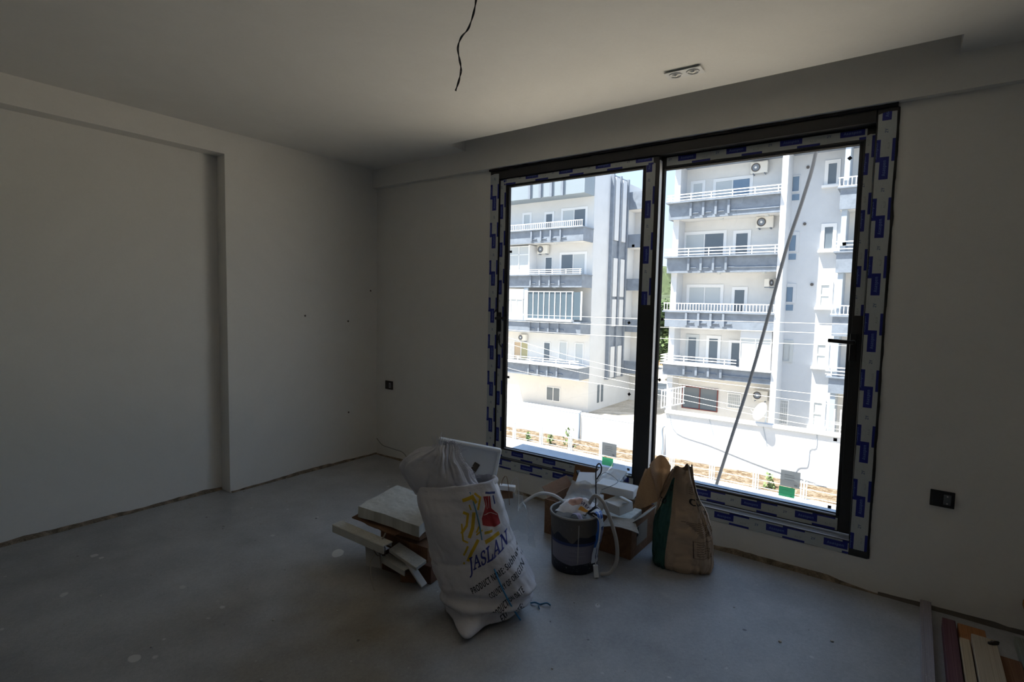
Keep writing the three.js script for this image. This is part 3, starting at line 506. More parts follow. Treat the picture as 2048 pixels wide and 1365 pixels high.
{ // low earth bank with rubble at the end of the driveway
  const t = thing('earth_bank', 'brown earth bank with dry bushes at the end of the driveway', 'bank', [-20, GY, -64]);
  part('soil', surf((u, v) => [-14 + 28 * u, 2.6 * sm(0, 0.5, v) * (0.7 + 0.5 * fbm(u * 9, v * 3, 2, 3)) - 0.05, -8 * v + 2], 60, 14), std({ map: X.dry.map, color: lin(0.24, 0.17, 0.11), roughness: 1, side: THREE.DoubleSide }), t);
}
function hill(name, d, h, k, col) {
  const g = surf((u, v) => { const a = lerp(-1.3, 0.9, u), x = 4 + Math.sin(a) * (d + v * 40) , z = 3 - Math.cos(a) * (d + v * 40); return [x, GY + h * Math.sin(v * 1.57) * (0.8 + 0.5 * fbm(u * 7 + k, k, 1, 4)), z]; }, 140, 12);
  struct(name, metric(g), std({ map: noiseTex(128, 12, 0.5, [1, 1, 1], [220, 220, 215], 30), color: col, roughness: 1, side: THREE.DoubleSide }));
}
const scrub = lin(0.085, 0.115, 0.055); hill('ground_hill_near', 130, 19, 3, scrub); hill('ground_hill_far', 420, 50, 8, scrub);
// overhead lines
const lineM = std({ color: lin(0.8, 0.8, 0.78), roughness: 0.5 });
[[-14, 1.0, 0.03, 7, 1.13, 'topmost of the level overhead lines crossing the view'], [-14, 0.72, 0.03, 7, 0.84, 'second level overhead line below the topmost one'], [-14, 0.35, 0.1, 7, 0.55, 'third level overhead line over the left block']].forEach(([x0, y0, sag, x1, y1, l]) => one('overhead_line', 'thin pale ' + l, 'cable', tube([[x0, y0, -15], [(x0 + x1) / 2, (y0 + y1) / 2 - sag, -15], [x1, y1, -15]], 0.0055, 30, 5), lineM));
[[0.8, -0.80, -1.0, 'upper thin pale overhead line sloping down to the right'], [0.55, -1.0, -1.25, 'second thin pale overhead line sloping down to the right'], [0.1, -1.28, -1.75, 'third thin pale overhead line sloping down to the right'], [-0.5, -1.5, -1.95, 'lowest thin pale overhead line sloping down to the right']].forEach(([a, b, c, l]) => one('overhead_line', l, 'cable', tube([[-14, a + 0.6, -14.6], [-9.5, a - 0.7, -14.6], [-3.9, b, -14.6], [2.2, c, -14.6], [8, c + 0.1, -14.6]], 0.0055, 40, 5), lineM));
one('hanging_cable', 'thick grey cable hanging outside the right window pane', 'cable', tube([[3.60, 6.1, -1.0], [3.60, 4.2, -1.0], [3.566, 2.661, -1], [3.496, 2.309, -1], [3.414, 1.99, -1], [3.319, 1.508, -1], [3.205, 0.964, -1], [3.096, 0.513, -1], [2.993, 0.084, -1], [2.86, -0.5, -1], [2.7, -2, -1]], 0.0125, 90, 10), std({ color: lin(0.22, 0.23, 0.25), roughness: 0.7 }));

// ---------------------------------------------------------------- fittings of the room
{ // twin downlight in the ceiling
  const t = thing('downlight', 'white twin spot downlight set in the ceiling', 'lamp', [3.145, H, 0.57], 0.05);
  part('plate', rbox(0.19, 0.004, 0.09, 0.002).translate(0, -0.009, 0), M.white, t); part('collar', rbox(0.165, 0.008, 0.065, 0.002).translate(0, -0.004, 0), M.white, t);
  for (const dx of [-0.045, 0.045]) { const r = part('spot_ring', new THREE.TorusGeometry(0.03, 0.004, 10, 28).rotateX(Math.PI / 2).translate(dx, -0.012, 0), M.white, t); part('spot_lens', new THREE.SphereGeometry(0.026, 20, 10, 0, 6.283, 1.9, 1.24).translate(dx, 0.006, 0), std({ color: lin(0.42, 0.42, 0.4), roughness: 0.3, metalness: 0.5 }), r); }
}
{
  const wire = [[2.86, 2.75, 1.9], [2.866, 2.70, 1.9], [2.856, 2.64, 1.905], [2.849, 2.605, 1.9], [2.836, 2.558, 1.9], [2.812, 2.514, 1.9], [2.776, 2.498, 1.895], [2.764, 2.462, 1.9], [2.773, 2.416, 1.9], [2.781, 2.378, 1.9], [2.772, 2.344, 1.9], [2.755, 2.308, 1.9]];
  const t = thing('ceiling_wire', 'black twisted lamp wire hanging bare from the ceiling', 'wire', [2.86, 2.75, 1.9]);
  for (const k of [0, 1]) { const pts = []; const cv = new THREE.CatmullRomCurve3(wire.map((p) => new THREE.Vector3(...p))); for (let i = 0; i <= 60; i++) { const p = cv.getPoint(i / 60), a = i * 0.55 + k * Math.PI; pts.push([p.x + Math.cos(a) * 0.0021 - 2.86, p.y - 2.75, p.z + Math.sin(a) * 0.0021 - 1.9]); } part('strand', tube(pts, 0.0021, 120, 6), M.black, t); }
}
function socket(label, x0, x1, y0, y1, wallZ) {
  const w = x1 - x0, h = y1 - y0, t = thing('wall_socket', label, 'socket', [(x0 + x1) / 2, (y0 + y1) / 2, wallZ]);
  part('plate', rbox(w, h, 0.012, 0.003).translate(0, 0, 0.006), M.black, t); part('insert', rbox(w * 0.3, h * 0.62, 0.006, 0.002).translate(w * 0.2, 0, 0.013), std({ color: lin(0.16, 0.17, 0.18), roughness: 0.35, metalness: 0.6 }), t); part('blank', rbox(w * 0.34, h * 0.62, 0.004, 0.001).translate(-w * 0.22, 0, 0.013), M.black, t);
  part('screw', new THREE.CylinderGeometry(h * 0.045, h * 0.045, 0.004, 10).rotateX(Math.PI / 2).translate(w * 0.2, -h * 0.22, 0.016), M.alu, t); part('screw', new THREE.CylinderGeometry(h * 0.045, h * 0.045, 0.004, 10).rotateX(Math.PI / 2).translate(w * 0.2, h * 0.22, 0.016), M.alu, t);
}
socket('small black unfinished wall socket near the far corner', 0.142, 0.243, 0.667, 0.748, 0);
socket('black unfinished wall socket right of the window', 4.307, 4.405, 0.540, 0.622, 0);
one('loose_wire', 'thin wire curling along the wall foot in the far corner', 'wire', tube([[0.02, 0.16, 0.01], [0.1, 0.11, 0.012], [0.25, 0.10, 0.015], [0.42, 0.085, 0.02], [0.52, 0.004, 0.03]], 0.0025, 30, 5), M.darkGap);
{ // marks on the left wall: nail holes
  for (const [y, z] of [[1.373, 0.771], [1.319, 0.331], [1.607, 0.074], [0.466, 0.327]]) part('nail_hole', new THREE.CylinderGeometry(0.007, 0.009, 0.002, 8).rotateZ(Math.PI / 2).translate(0.001, y, z), M.darkGap, wallLeft);
}

// ---------------------------------------------------------------- the filled woven sack
const sackTurn = Math.atan2(0.623, 0.783), sackPos = [2.52, 0, 1.36];
const sackTex = canvasTex(1400, 1400, (c, w, h) => {       // 0.70 m wide (s -0.42..0.28) by 0.70 m high, lower edge at y -0.03
  c.fillStyle = 'rgb(226,224,226)'; c.fillRect(0, 0, w, h);
  for (let i = 0; i < w; i += 5) { c.fillStyle = `rgba(255,255,255,${0.05 + 0.08 * hash3(i, 1, 1)})`; c.fillRect(i, 0, 2, h); } for (let j = 0; j < h; j += 5) { c.fillStyle = `rgba(150,148,155,${0.05 + 0.07 * hash3(j, 2, 1)})`; c.fillRect(0, j, w, 2); }
  for (let k = 0; k < 240; k++) { c.fillStyle = `rgba(120,108,98,${rnd(0.01, 0.05)})`; c.beginPath(); c.ellipse(rnd(0, w), h - rnd(0, 1) ** 2 * h * 0.5, rnd(5, 60), rnd(4, 24), rnd(0, 3), 0, 6.3); c.fill(); }
  const at = (s, y) => [(s + 0.42) / 0.70 * w, h - (y + 0.03) / 0.70 * h];
  // yellow lettering like brush calligraphy
  c.strokeStyle = 'rgb(214,176,26)'; c.lineCap = 'butt'; c.lineJoin = 'miter';
  const stroke = (lw, ...p) => { c.lineWidth = lw; c.beginPath(); p.forEach(([s, y], i) => { const [u, v] = at(s, y); i ? c.lineTo(u, v) : c.moveTo(u, v); }); c.stroke(); };
  stroke(34, [-0.135, 0.585], [-0.085, 0.6], [-0.065, 0.57]); stroke(20, [-0.075, 0.615], [-0.045, 0.595], [-0.055, 0.54]); stroke(24, [-0.13, 0.53], [-0.105, 0.52], [-0.11, 0.47], [-0.135, 0.44]); stroke(34, [-0.075, 0.53], [-0.08, 0.46], [-0.095, 0.42]); stroke(16, [-0.055, 0.5], [-0.045, 0.47], [-0.06, 0.44]); stroke(15, [-0.135, 0.48], [-0.125, 0.41], [-0.1, 0.40]);
  stroke(30, [-0.05, 0.41], [-0.08, 0.36], [-0.1, 0.31]); stroke(20, [-0.1, 0.385], [-0.115, 0.35]); stroke(24, [-0.02, 0.435], [0.02, 0.44]); stroke(36, [-0.015, 0.395], [0.055, 0.425]); stroke(14, [-0.1, 0.565], [-0.09, 0.54]); stroke(14, [-0.03, 0.45], [-0.06, 0.43]);
  c.fillStyle = 'rgb(214,176,26)'; for (const [s, y] of [[-0.118, 0.345], [-0.085, 0.33], [-0.118, 0.30]]) { const [u, v] = at(s, y); c.fillRect(u - 10, v - 10, 20, 22); }
  // red flask shape with white outline
  const pear = (k) => { c.beginPath(); const P = [[-0.03, 0.60], [-0.018, 0.555], [-0.035, 0.50], [-0.03, 0.47], [0.03, 0.455], [0.06, 0.465], [0.045, 0.515], [0.012, 0.545], [0.005, 0.6]]; P.forEach(([s, y], i) => { const [u, v] = at(0.008 + (s - 0.008) * k, 0.52 + (y - 0.52) * k); i ? c.lineTo(u, v) : c.moveTo(u, v); }); c.closePath(); c.fill(); };
  c.fillStyle = 'rgb(240,236,232)'; pear(1.2); c.fillStyle = 'rgb(178,44,50)'; pear(1); c.strokeStyle = 'rgb(240,236,232)'; stroke(5, [-0.025, 0.515], [0.01, 0.525], [0.042, 0.51]); stroke(4, [-0.018, 0.59], [-0.008, 0.54]); stroke(4, [-0.004, 0.6], [0.0, 0.545]);
  c.strokeStyle = 'rgb(44,60,130)'; stroke(18, [-0.02, 0.615], [0.03, 0.61]); stroke(12, [0.02, 0.60], [0.03, 0.56]);
  const word = (t, s, y, ang, px, col, k = 0.62) => { const [u, v] = at(s, y); c.save(); c.translate(u, v); c.rotate(ang); c.scale(k, 1); c.fillStyle = col; c.textAlign = 'left'; c.textBaseline = 'alphabetic'; c.font = `bold ${px}px sans-serif`; c.fillText(t, 0, 0); c.restore(); };
  c.save(); { const [u, v] = at(-0.088, 0.262); c.translate(u, v); c.rotate(-0.5); c.transform(0.72, 0, -0.22, 1, 0, 0); c.fillStyle = 'rgb(48,54,140)'; c.font = 'italic 164px serif'; c.fillText('JASLAN', 0, 0); c.lineWidth = 6; c.strokeStyle = 'rgb(48,54,140)'; c.strokeText('JASLAN', 0, 0); } c.restore();
  word('PRODUCT NAME: Subhan', -0.072, 0.165, -0.54, 84, 'rgb(34,33,40)', 0.56); word('COUNTRY OF ORIGIN', 0.018, 0.142, -0.56, 80, 'rgb(34,33,40)', 0.5); word('PRODUCTION DATE', 0.03, 0.062, -0.57, 80, 'rgb(34,33,40)', 0.5); word('EXPIRY DATE:', 0.078, 0.012, -0.56, 80, 'rgb(34,33,40)', 0.5);
}, false);
M.sack = std({ map: sackTex, color: lin(0.82, 0.81, 0.835), roughness: 0.55, bumpMap: bump1, bumpScale: 0.004, side: THREE.DoubleSide });
M.sackPlain = new THREE.MeshPhysicalMaterial({ transmission: 0.08, thickness: 0, color: lin(0.66, 0.645, 0.68), roughness: 0.75, side: THREE.DoubleSide, bumpMap: bump1, bumpScale: 0.004 });
{
  const t = thing('woven_sack', 'big white woven sack of rubble printed with blue, yellow and black lettering', 'sack', sackPos, sackTurn);
  // [y, centre s, half width, centre depth, half depth]
  const L = [[0.0, -0.015, 0.17, 0.06, 0.14], [0.03, -0.015, 0.205, 0.065, 0.16], [0.08, -0.005, 0.228, 0.07, 0.178], [0.14, 0.0, 0.24, 0.055, 0.18], [0.22, -0.035, 0.236, 0.04, 0.175], [0.30, -0.068, 0.226, 0.02, 0.17], [0.40, -0.108, 0.222, 0.0, 0.16], [0.50, -0.138, 0.214, -0.015, 0.145], [0.56, -0.152, 0.207, -0.025, 0.125], [0.605, -0.163, 0.2, -0.03, 0.10], [0.63, -0.165, 0.196, -0.03, 0.085]];
  const row = (y) => { let i = 0; while (i < L.length - 2 && y > L[i + 1][0]) i++; const k = sm(0, 1, Math.min(1, Math.max(0, (y - L[i][0]) / (L[i + 1][0] - L[i][0])))) * 0.5 + 0.5 * (y - L[i][0]) / (L[i + 1][0] - L[i][0]); return L[i].map((q, j) => lerp(q, L[i + 1][j], k)); };
  const body = surf((u, v) => {
    const tilt = 0.12, a = u * 2 * Math.PI - Math.PI / 2; let y = 0.001 + v * 0.612;
    const [, cs, hw, cd, hd] = row(y), ca = Math.cos(a), sa = Math.sin(a), e = lerp(1.25, 0.78, sm(0.03, 0.15, y));
    let s = cs + hw * Math.sign(ca) * Math.abs(ca) ** e, d = cd + hd * Math.sign(sa) * Math.abs(sa) ** e;
    if (v < 0.001) { s = lerp(s, cs, 0.25); d = lerp(d, cd, 0.25); }
    // corner of the bottom seam pulled out towards the room
    const da = Math.atan2(Math.sin(a - 1.95), Math.cos(a - 1.95)), pull = Math.exp(-((da / 0.3) ** 2)) * (1 - sm(0.015, 0.15, y)); s += -0.02 * pull; d += 0.135 * pull; y *= 1 - 0.5 * pull;
    const low = 1 - sm(0.05, 0.2, y), fold = 0.016 * Math.sin((y * 90 + 1.4 * Math.sin(a * 2 + 1))) * low * (0.5 + 0.5 * sa) + 0.009 * fbm(ca * 2.2 + 3, y * 9, sa * 2.2, 3) + 0.006 * Math.sin((y * 24 + s * 16) * 1.1 + 2 * fbm(s * 4, y * 4, 2, 2)) * sm(0.1, 0.3, y);
    const ridge = (f, k) => 1 - Math.abs(fbm(ca * f * 0.5 + k, y * f, sa * f * 0.5 + k, 3)) * 3.2, wr = 0.0045 * Math.max(0, ridge(5, 3)) ** 2 + 0.0018 * Math.max(0, ridge(14, 9)) ** 2 + 0.008 * Math.max(0, 1 - Math.abs(y - 0.30 - 0.05 * ca - 0.02 * fbm(ca * 3, sa * 3, 4, 2)) / 0.014);
    s += ca * (fold * 1.4 - wr); d += sa * (fold * 1.4 - wr); const rise = v > 0.9 ? (v - 0.9) * 10 * (0.02 * ca + 0.006 * fbm(a * 2, 1, 1, 2)) : 0;
    return [s, Math.max(0.001, y + rise), d];
  }, 128, 96, true);
  const p = body.attributes.position, uv = body.attributes.uv;
  for (let i = 0; i < p.count; i++) { const d = p.getZ(i), f = 2.65 / (2.65 - 0.12), front = d > -0.08; uv.setXY(i, front ? (p.getX(i) * f + 0.42) / 0.70 : 0.02, (p.getY(i) * f - 0.06 * (f - 1) + 0.03) / 0.70); }
  // mouth rolled over
  const bodyMesh = part('sack_body', body, M.sack, t);
  part('rubble_top', crumple(surf((u, v) => { const a = u * 6.2832; return [-0.163 + Math.cos(a) * 0.19 * v, 0.575 + 0.02 * (1 - v), -0.03 + Math.sin(a) * 0.09 * v]; }, 30, 8, true), 0.03, 14), M.whiteCard, t, 'broken white scraps filling the sack');
  // torn neck standing up behind the mouth
  const neck = surf((u, v) => {
    const a = u * 2 * Math.PI, w = Math.pow(v, 0.8), top = [-0.235 + 0.05 * Math.cos(a), 0.795 + 0.022 * fbm(Math.cos(a) * 2, Math.sin(a) * 2, 5, 2), -0.06 + 0.012 * Math.sin(a)], bs = -0.205, bw = 0.175;
    const bulge = Math.sin(Math.PI * Math.min(1, v * 1.15)) * (Math.cos(a) < -0.3 ? 0.115 * sm(-0.3, -0.95, Math.cos(a)) : 0.0), pleat = 0.030 * (Math.abs(Math.sin(a * 6.5 + 1.7 * Math.sin(a * 2) + 1.2 * fbm(a, v * 2, 3, 2))) ** 0.7 - 0.6) * (0.2 + v * (1 - v) * 2.6) + 0.012 * (Math.abs(Math.sin(a * 13 + 3 * v)) - 0.5) * sm(0.1, 0.5, v);
    const s = lerp(bs + bw * Math.cos(a), top[0], w) - bulge + pleat * Math.cos(a), d = lerp(-0.035 + 0.075 * Math.sin(a), top[2], w) + pleat * Math.sin(a) * 1.2 + 0.03 * Math.sin(Math.PI * v) * Math.sin(a);
    return [s, lerp(0.575 + 0.02 * Math.sin(a * 2), top[1], Math.pow(v, 0.95)) + 0.03 * Math.sin(Math.PI * v) * (Math.cos(a) < 0 ? 0.9 : -0.4) + 0.004 * fbm(a * 3, v * 8, 1, 2), d];
  }, 180, 50, true);
  const nk = part('torn_neck', crumple(neck, 0.022, 11), M.sackPlain, t, 'bunched torn neck of the sack');
  part('rolled_mouth', crumple(surf((u, v) => { const a = lerp(-0.35, Math.PI + 0.1, u), b = v * 6.2832, r = 0.013; return [-0.163 + (0.197 + r * Math.cos(b)) * Math.cos(a), 0.602 + r * 1.25 * Math.sin(b) + 0.02 * Math.cos(a), -0.03 + (0.088 + r * Math.cos(b)) * Math.sin(a)]; }, 60, 10, false), 0.008, 22), M.sackPlain, t, 'rolled rim of the sack mouth');
  const fib = []; for (let k = 0; k < 34; k++) { const u = k / 33, x = -0.29 + 0.13 * u + 0.02 * rnd(), y = 0.79 - 0.04 * u * u, l = rnd(0.02, 0.06) * (k < 12 ? 1.6 : 1), q = lerp(-0.1, 1.2, u) + rnd(-0.3, 0.3); fib.push(tube([[x, y - 0.015, -0.05], [x + Math.sin(q) * l * 0.5, y + Math.cos(q) * l * 0.5, -0.05 + rnd(-0.01, 0.01)], [x + Math.sin(q) * l, y + Math.cos(q) * l * 0.9, -0.045 + rnd(-0.015, 0.02)]], 0.0013, 5, 4)); }
  for (let k = 0; k < 26; k++) { const u = k / 25, x = -0.19 + 0.11 * u, y = 0.785 - 0.15 * u, l = rnd(0.02, 0.045); fib.push(tube([[x, y, -0.0], [x + l * 0.6, y + l * 0.25, 0.005], [x + l, y + l * 0.2 * rnd(-1, 1), 0.01]], 0.0012, 4, 4)); }
  part('frayed_threads', merge(fib), M.sackPlain, nk).userData.kind = 'stuff';
  part('blue_cord', tube([[-0.095, 0.595, 0.075], [-0.07, 0.54, 0.1], [-0.045, 0.46, 0.13], [-0.03, 0.39, 0.155]], 0.0035, 24, 6), std({ color: lin(0.06, 0.22, 0.36), roughness: 0.6 }), bodyMesh, 'blue stitching cord');
  part('blue_cord', tube([[0.03, 0.275, 0.208], [0.065, 0.20, 0.226], [0.105, 0.12, 0.226], [0.135, 0.06, 0.205], [0.16, 0.006, 0.175]], 0.004, 24, 6), std({ color: lin(0.06, 0.26, 0.5), roughness: 0.6 }), bodyMesh, 'blue stitching cord');
  one('blue_cord_scrap', 'short frayed scrap of blue cord lying beside the white sack', 'cord', merge([tube([[2.71, 0.005, 1.245], [2.735, 0.014, 1.24], [2.755, 0.005, 1.225], [2.785, 0.016, 1.21], [2.80, 0.005, 1.20]], 0.004, 24, 6), tube([[2.755, 0.005, 1.24], [2.765, 0.012, 1.255], [2.775, 0.004, 1.262]], 0.003, 10, 5)]), std({ color: lin(0.05, 0.2, 0.36), roughness: 0.6 }));
}
{ // rubbish poking out behind the sack
  const n = sackTurn + 0.05;
  const t = thing('plastic_tray', 'white plastic tray leaning up behind the torn neck of the sack', 'tray', [2.212, 0, 1.085], n);
  const lid = rbox(0.36, 0.335, 0.028, 0.026, 4); place(lid, [-0.078, 0.547, 0], [-0.08, 0, -0.19]); part('panel', lid, M.whitePlastic, t);
  part('rim', place(rbox(0.365, 0.022, 0.05, 0.01), [-0.045, 0.704, 0.012], [-0.08, 0, -0.19]), M.whitePlastic, t); part('rim', place(rbox(0.022, 0.31, 0.05, 0.01), [0.097, 0.52, 0.012], [-0.08, 0, -0.19]), M.whitePlastic, t);
  part('slot', place(rbox(0.10, 0.012, 0.004, 0.002), [-0.12, 0.585, 0.03], [-0.08, 0, -0.25]), M.darkGap, t); part('grip_hole', place(rbox(0.035, 0.17, 0.006, 0.004), [-0.045, 0.525, 0.024], [-0.08, 0, -0.55]), std({ color: lin(0.10, 0.075, 0.05), roughness: 0.8 }), t);
  const scrap = (name, label, cat, w, h, d, x, y, z, r, mat) => one(name, label, cat, place(rbox(w, h, d, 0.004), [x, y, z], r), mat);
  scrap('plastic_offcut', 'small white plastic block sticking out at the right of the sack mouth', 'offcut', 0.085, 0.026, 0.03, 2.515, 0.548, 1.20, [0.1, 0.62, -0.1], M.whitePlastic);
  scrap('cardboard_scrap', 'little brown cardboard piece under the white block by the sack mouth', 'scrap', 0.06, 0.04, 0.02, 2.515, 0.51, 1.20, [0.3, 0.6, 0.1], M.card);
  one('plastic_film', 'crumpled clear plastic film hanging down right of the sack', 'film', crumple(surf((u, v) => [2.47 + 0.13 * u + 0.03 * v, 0.53 - 0.22 * v - 0.1 * u * u, 1.17 - 0.1 * u + 0.03 * Math.sin(u * 9)], 24, 24), 0.025, 20), M.clear);
  one('loose_wire', 'brown loose wire curling at the right edge of the sack mouth', 'wire', tube([[2.50, 0.5, 1.23], [2.495, 0.585, 1.22], [2.515, 0.615, 1.215], [2.53, 0.55, 1.21], [2.535, 0.46, 1.205]], 0.0018, 24, 5), M.kraft);
  one('loose_wire', 'white loose wire bent over beside the brown one at the sack mouth', 'wire', tube([[2.52, 0.5, 1.19], [2.53, 0.58, 1.18], [2.555, 0.60, 1.17], [2.565, 0.52, 1.165], [2.56, 0.42, 1.16]], 0.0018, 24, 5), M.whitePlastic);
}

// ---------------------------------------------------------------- heap of packaging left of the sack
{
  const put = (name, label, cat, geo, mat) => one(name, label, cat, geo, mat);
  const quad = (a, b, c, d, t, amp = 0.004, k = 0, off = [0, -1, 0]) => crumple(sheet((u, v) => [0, 1, 2].map((i) => lerp(lerp(a[i], b[i], u), lerp(d[i], c[i], u), v)), 20, 14, t, off), amp, 7, k);
  put('padded_board', 'large white padded board on top of the packaging heap', 'board', quad([1.66, 0.325, 1.50], [2.12, 0.315, 1.46], [2.05, 0.345, 1.20], [1.61, 0.35, 1.16], 0.062, 0.012), M.whiteCard);
  put('torn_cardboard', 'torn brown cardboard sheet under the large white board', 'cardboard', quad([1.61, 0.255, 1.51], [1.97, 0.24, 1.50], [1.98, 0.255, 1.2], [1.62, 0.27, 1.2], 0.008, 0.02, 4), M.card);
  put('channel_offcut', 'long pale channel strip jutting out to the left of the heap', 'offcut', merge([bar([1.545, 0.215, 1.56], [1.975, 0.205, 1.545], 0.07, 0.008), bar([1.55, 0.195, 1.592], [1.98, 0.185, 1.577], 0.008, 0.045), bar([1.545, 0.205, 1.527], [1.97, 0.195, 1.515], 0.006, 0.03)]), M.whiteCard);
  put('folded_carton', 'brown folded carton in the middle of the packaging heap', 'carton', quad([1.78, 0.19, 1.43], [2.14, 0.18, 1.41], [2.12, 0.20, 1.15], [1.72, 0.20, 1.15], 0.08, 0.010, 8), M.card);
  put('channel_offcut', 'short white channel strip low in the packaging heap', 'offcut', merge([bar([1.90, 0.105, 1.50], [2.10, 0.095, 1.51], 0.05, 0.007), bar([1.90, 0.09, 1.527], [2.10, 0.08, 1.537], 0.007, 0.032)]), M.whiteCard);
  put('board_offcut', 'pale board offcut lying aslant under the folded carton', 'offcut', bar([1.945, 0.155, 1.475], [2.16, 0.118, 1.475], 0.075, 0.022, 0.2), M.whiteCard);
  put('board_offcut', 'white lath leaning from the heap down to the floor beside the sack', 'offcut', bar([2.07, 0.125, 1.492], [2.19, 0.02, 1.482], 0.036, 0.016, 0.3), M.white);
  put('foam_block', 'greyish foam piece hanging at the left front of the heap', 'foam', quad([1.80, 0.165, 1.56], [1.885, 0.16, 1.535], [1.93, 0.06, 1.555], [1.84, 0.06, 1.58], 0.03, 0.008, 2, [-0.6, 0, -0.8]), std({ color: lin(0.40, 0.38, 0.35), roughness: 0.9 }));
  put('brick_box', 'reddish brown box at the bottom of the packaging heap', 'box', place(rbox(0.34, 0.10, 0.26, 0.006), [2.0, 0.051, 1.33], [0, 0.15, 0]), std({ map: M.card.map, color: lin(0.16, 0.075, 0.045), roughness: 0.9 }));
  put('cardboard_scrap', 'brown cardboard scrap standing at the front of the heap', 'scrap', place(rbox(0.09, 0.07, 0.006, 0.002), [2.07, 0.036, 1.485], [-0.2, 0.4, 0.1]), M.card);
  put('thin_stick', 'thin pale stick leaning from the heap to the floor', 'stick', merge([tube([[1.915, 0.24, 1.51], [1.90, 0.15, 1.565], [1.885, 0.10, 1.59]], 0.0045, 12, 6), tube([[1.885, 0.1, 1.59], [1.94, 0.05, 1.63], [2.0, 0.004, 1.655]], 0.0045, 12, 6)]), std({ color: lin(0.42, 0.38, 0.30), roughness: 0.8 }));
  put('wire_knot', 'knot of thin dark wires tangled in the front of the heap', 'wire', tube([[1.90, 0.16, 1.55], [1.93, 0.20, 1.57], [1.96, 0.17, 1.56], [1.93, 0.14, 1.575], [1.90, 0.18, 1.58], [1.95, 0.19, 1.55], [1.98, 0.15, 1.57]], 0.003, 60, 5), M.darkGap);
  put('heap_support', 'small brown carton between the torn cardboard and the folded carton', 'carton', place(rbox(0.3, 0.024, 0.22, 0.005), [1.93, 0.222, 1.33], [0, 0.1, 0]), M.card);
}

// ---------------------------------------------------------------- bucket
const bucketTex = canvasTex(1024, 512, (c, w, h) => {
  c.fillStyle = 'rgb(30,32,46)'; c.fillRect(0, 0, w, h);
  c.fillStyle = 'rgb(98,91,83)'; c.beginPath(); c.moveTo(0, 0); for (let i = 0; i <= 60; i++) c.lineTo(i / 60 * w, h * (0.36 + 0.09 * vnoise(i * 0.33, 4, 2))); c.lineTo(w, 0); c.fill();
  for (let k = 0; k < 500; k++) { c.fillStyle = `rgba(${rnd() < 0.5 ? '150,145,136' : '70,66,64'},${rnd(0.05, 0.3)})`; c.fillRect(rnd(0, w), rnd(0, h * 0.45), rnd(1, 5), rnd(3, 26)); }
  const x0 = w * 0.08, x1 = w * 0.46; c.fillStyle = 'rgb(124,120,134)'; c.beginPath(); c.moveTo(x0, h * 0.47); c.lineTo(x1, h * 0.47); c.lineTo(x1, h * 0.78); c.lineTo(x0 + (x1 - x0) * 0.6, h * 0.80); c.lineTo(x0 + (x1 - x0) * 0.45, h * 0.83); c.lineTo(x0, h * 0.76); c.fill();
  c.fillStyle = 'rgb(52,60,104)'; c.fillRect(x0, h * 0.43, x1 - x0, h * 0.05); c.fillStyle = 'rgb(150,150,160)'; for (let k = 0; k < 9; k++) c.fillRect(x0 + 14, h * (0.52 + k * 0.026), (x1 - x0) * (0.3 + 0.5 * hash3(k, 3, 1)), 3);
  c.fillStyle = 'rgba(176,174,170,0.8)'; c.fillRect(w * 0.29, h * 0.1, 7, h * 0.68);
  for (let k = 0; k < 90; k++) { c.fillStyle = `rgba(170,168,164,${rnd(0.2, 0.7)})`; c.beginPath(); c.arc(rnd(0, w), h * rnd(0.8, 1), rnd(1, 7), 0, 7); c.fill(); }
});
{
  const t = thing('paint_bucket', 'dark plaster smeared paint bucket stuffed with rubbish', 'bucket', [2.676, 0, 0.7465], -1.19);
  const wallPts = [[0.0, 0.004], [0.128, 0.004], [0.132, 0.012], [0.137, 0.15], [0.141, 0.27], [0.141, 0.30], [0.147, 0.302], [0.147, 0.325], [0.141, 0.327], [0.137, 0.322], [0.133, 0.15], [0.127, 0.014], [0, 0.012]].map(([r, y]) => new THREE.Vector2(r, y));
  const g = new THREE.LatheGeometry(wallPts, 64); const p = g.attributes.position, uv = g.attributes.uv; for (let i = 0; i < p.count; i++) uv.setY(i, p.getY(i) / 0.327);
  part('shell', g, std({ map: bucketTex, roughness: 0.6, side: THREE.DoubleSide }), t);
  part('rim', new THREE.TorusGeometry(0.144, 0.006, 10, 64).rotateX(Math.PI / 2).translate(0, 0.326, 0), std({ color: lin(0.32, 0.31, 0.29), roughness: 0.6 }), t, 'grey plaster caked rim');
  part('fill', crumple(surf((u, v) => { const a = u * 6.2832; return [Math.cos(a) * 0.125 * v, 0.27 + 0.03 * (1 - v), Math.sin(a) * 0.125 * v]; }, 30, 8, true), 0.03, 18), std({ color: lin(0.34, 0.32, 0.29), roughness: 0.95, side: THREE.DoubleSide }), t, 'rubbish filling the bucket');
}
const bag = (f, n, amp, fr, k) => crumple(surf(f, n, n), amp, fr, k);
const packTex = canvasTex(256, 256, (c, w, h) => { c.fillStyle = 'rgb(222,220,224)'; c.fillRect(0, 0, w, h); c.fillStyle = 'rgba(196,120,90,0.55)'; c.beginPath(); c.ellipse(w * 0.45, h * 0.45, w * 0.22, h * 0.26, 0.4, 0, 7); c.fill(); c.fillStyle = 'rgb(120,165,215)'; c.fillRect(w * 0.15, h * 0.8, w * 0.6, h * 0.14); c.fillStyle = 'rgb(220,150,40)'; c.fillRect(w * 0.7, h * 0.1, w * 0.3, h * 0.14); c.fillStyle = 'rgb(50,44,90)'; c.font = 'bold 42px sans-serif'; c.fillText('NEL', w * 0.66, h * 0.42); });
const packM = std({ map: packTex, roughness: 0.35, side: THREE.DoubleSide });
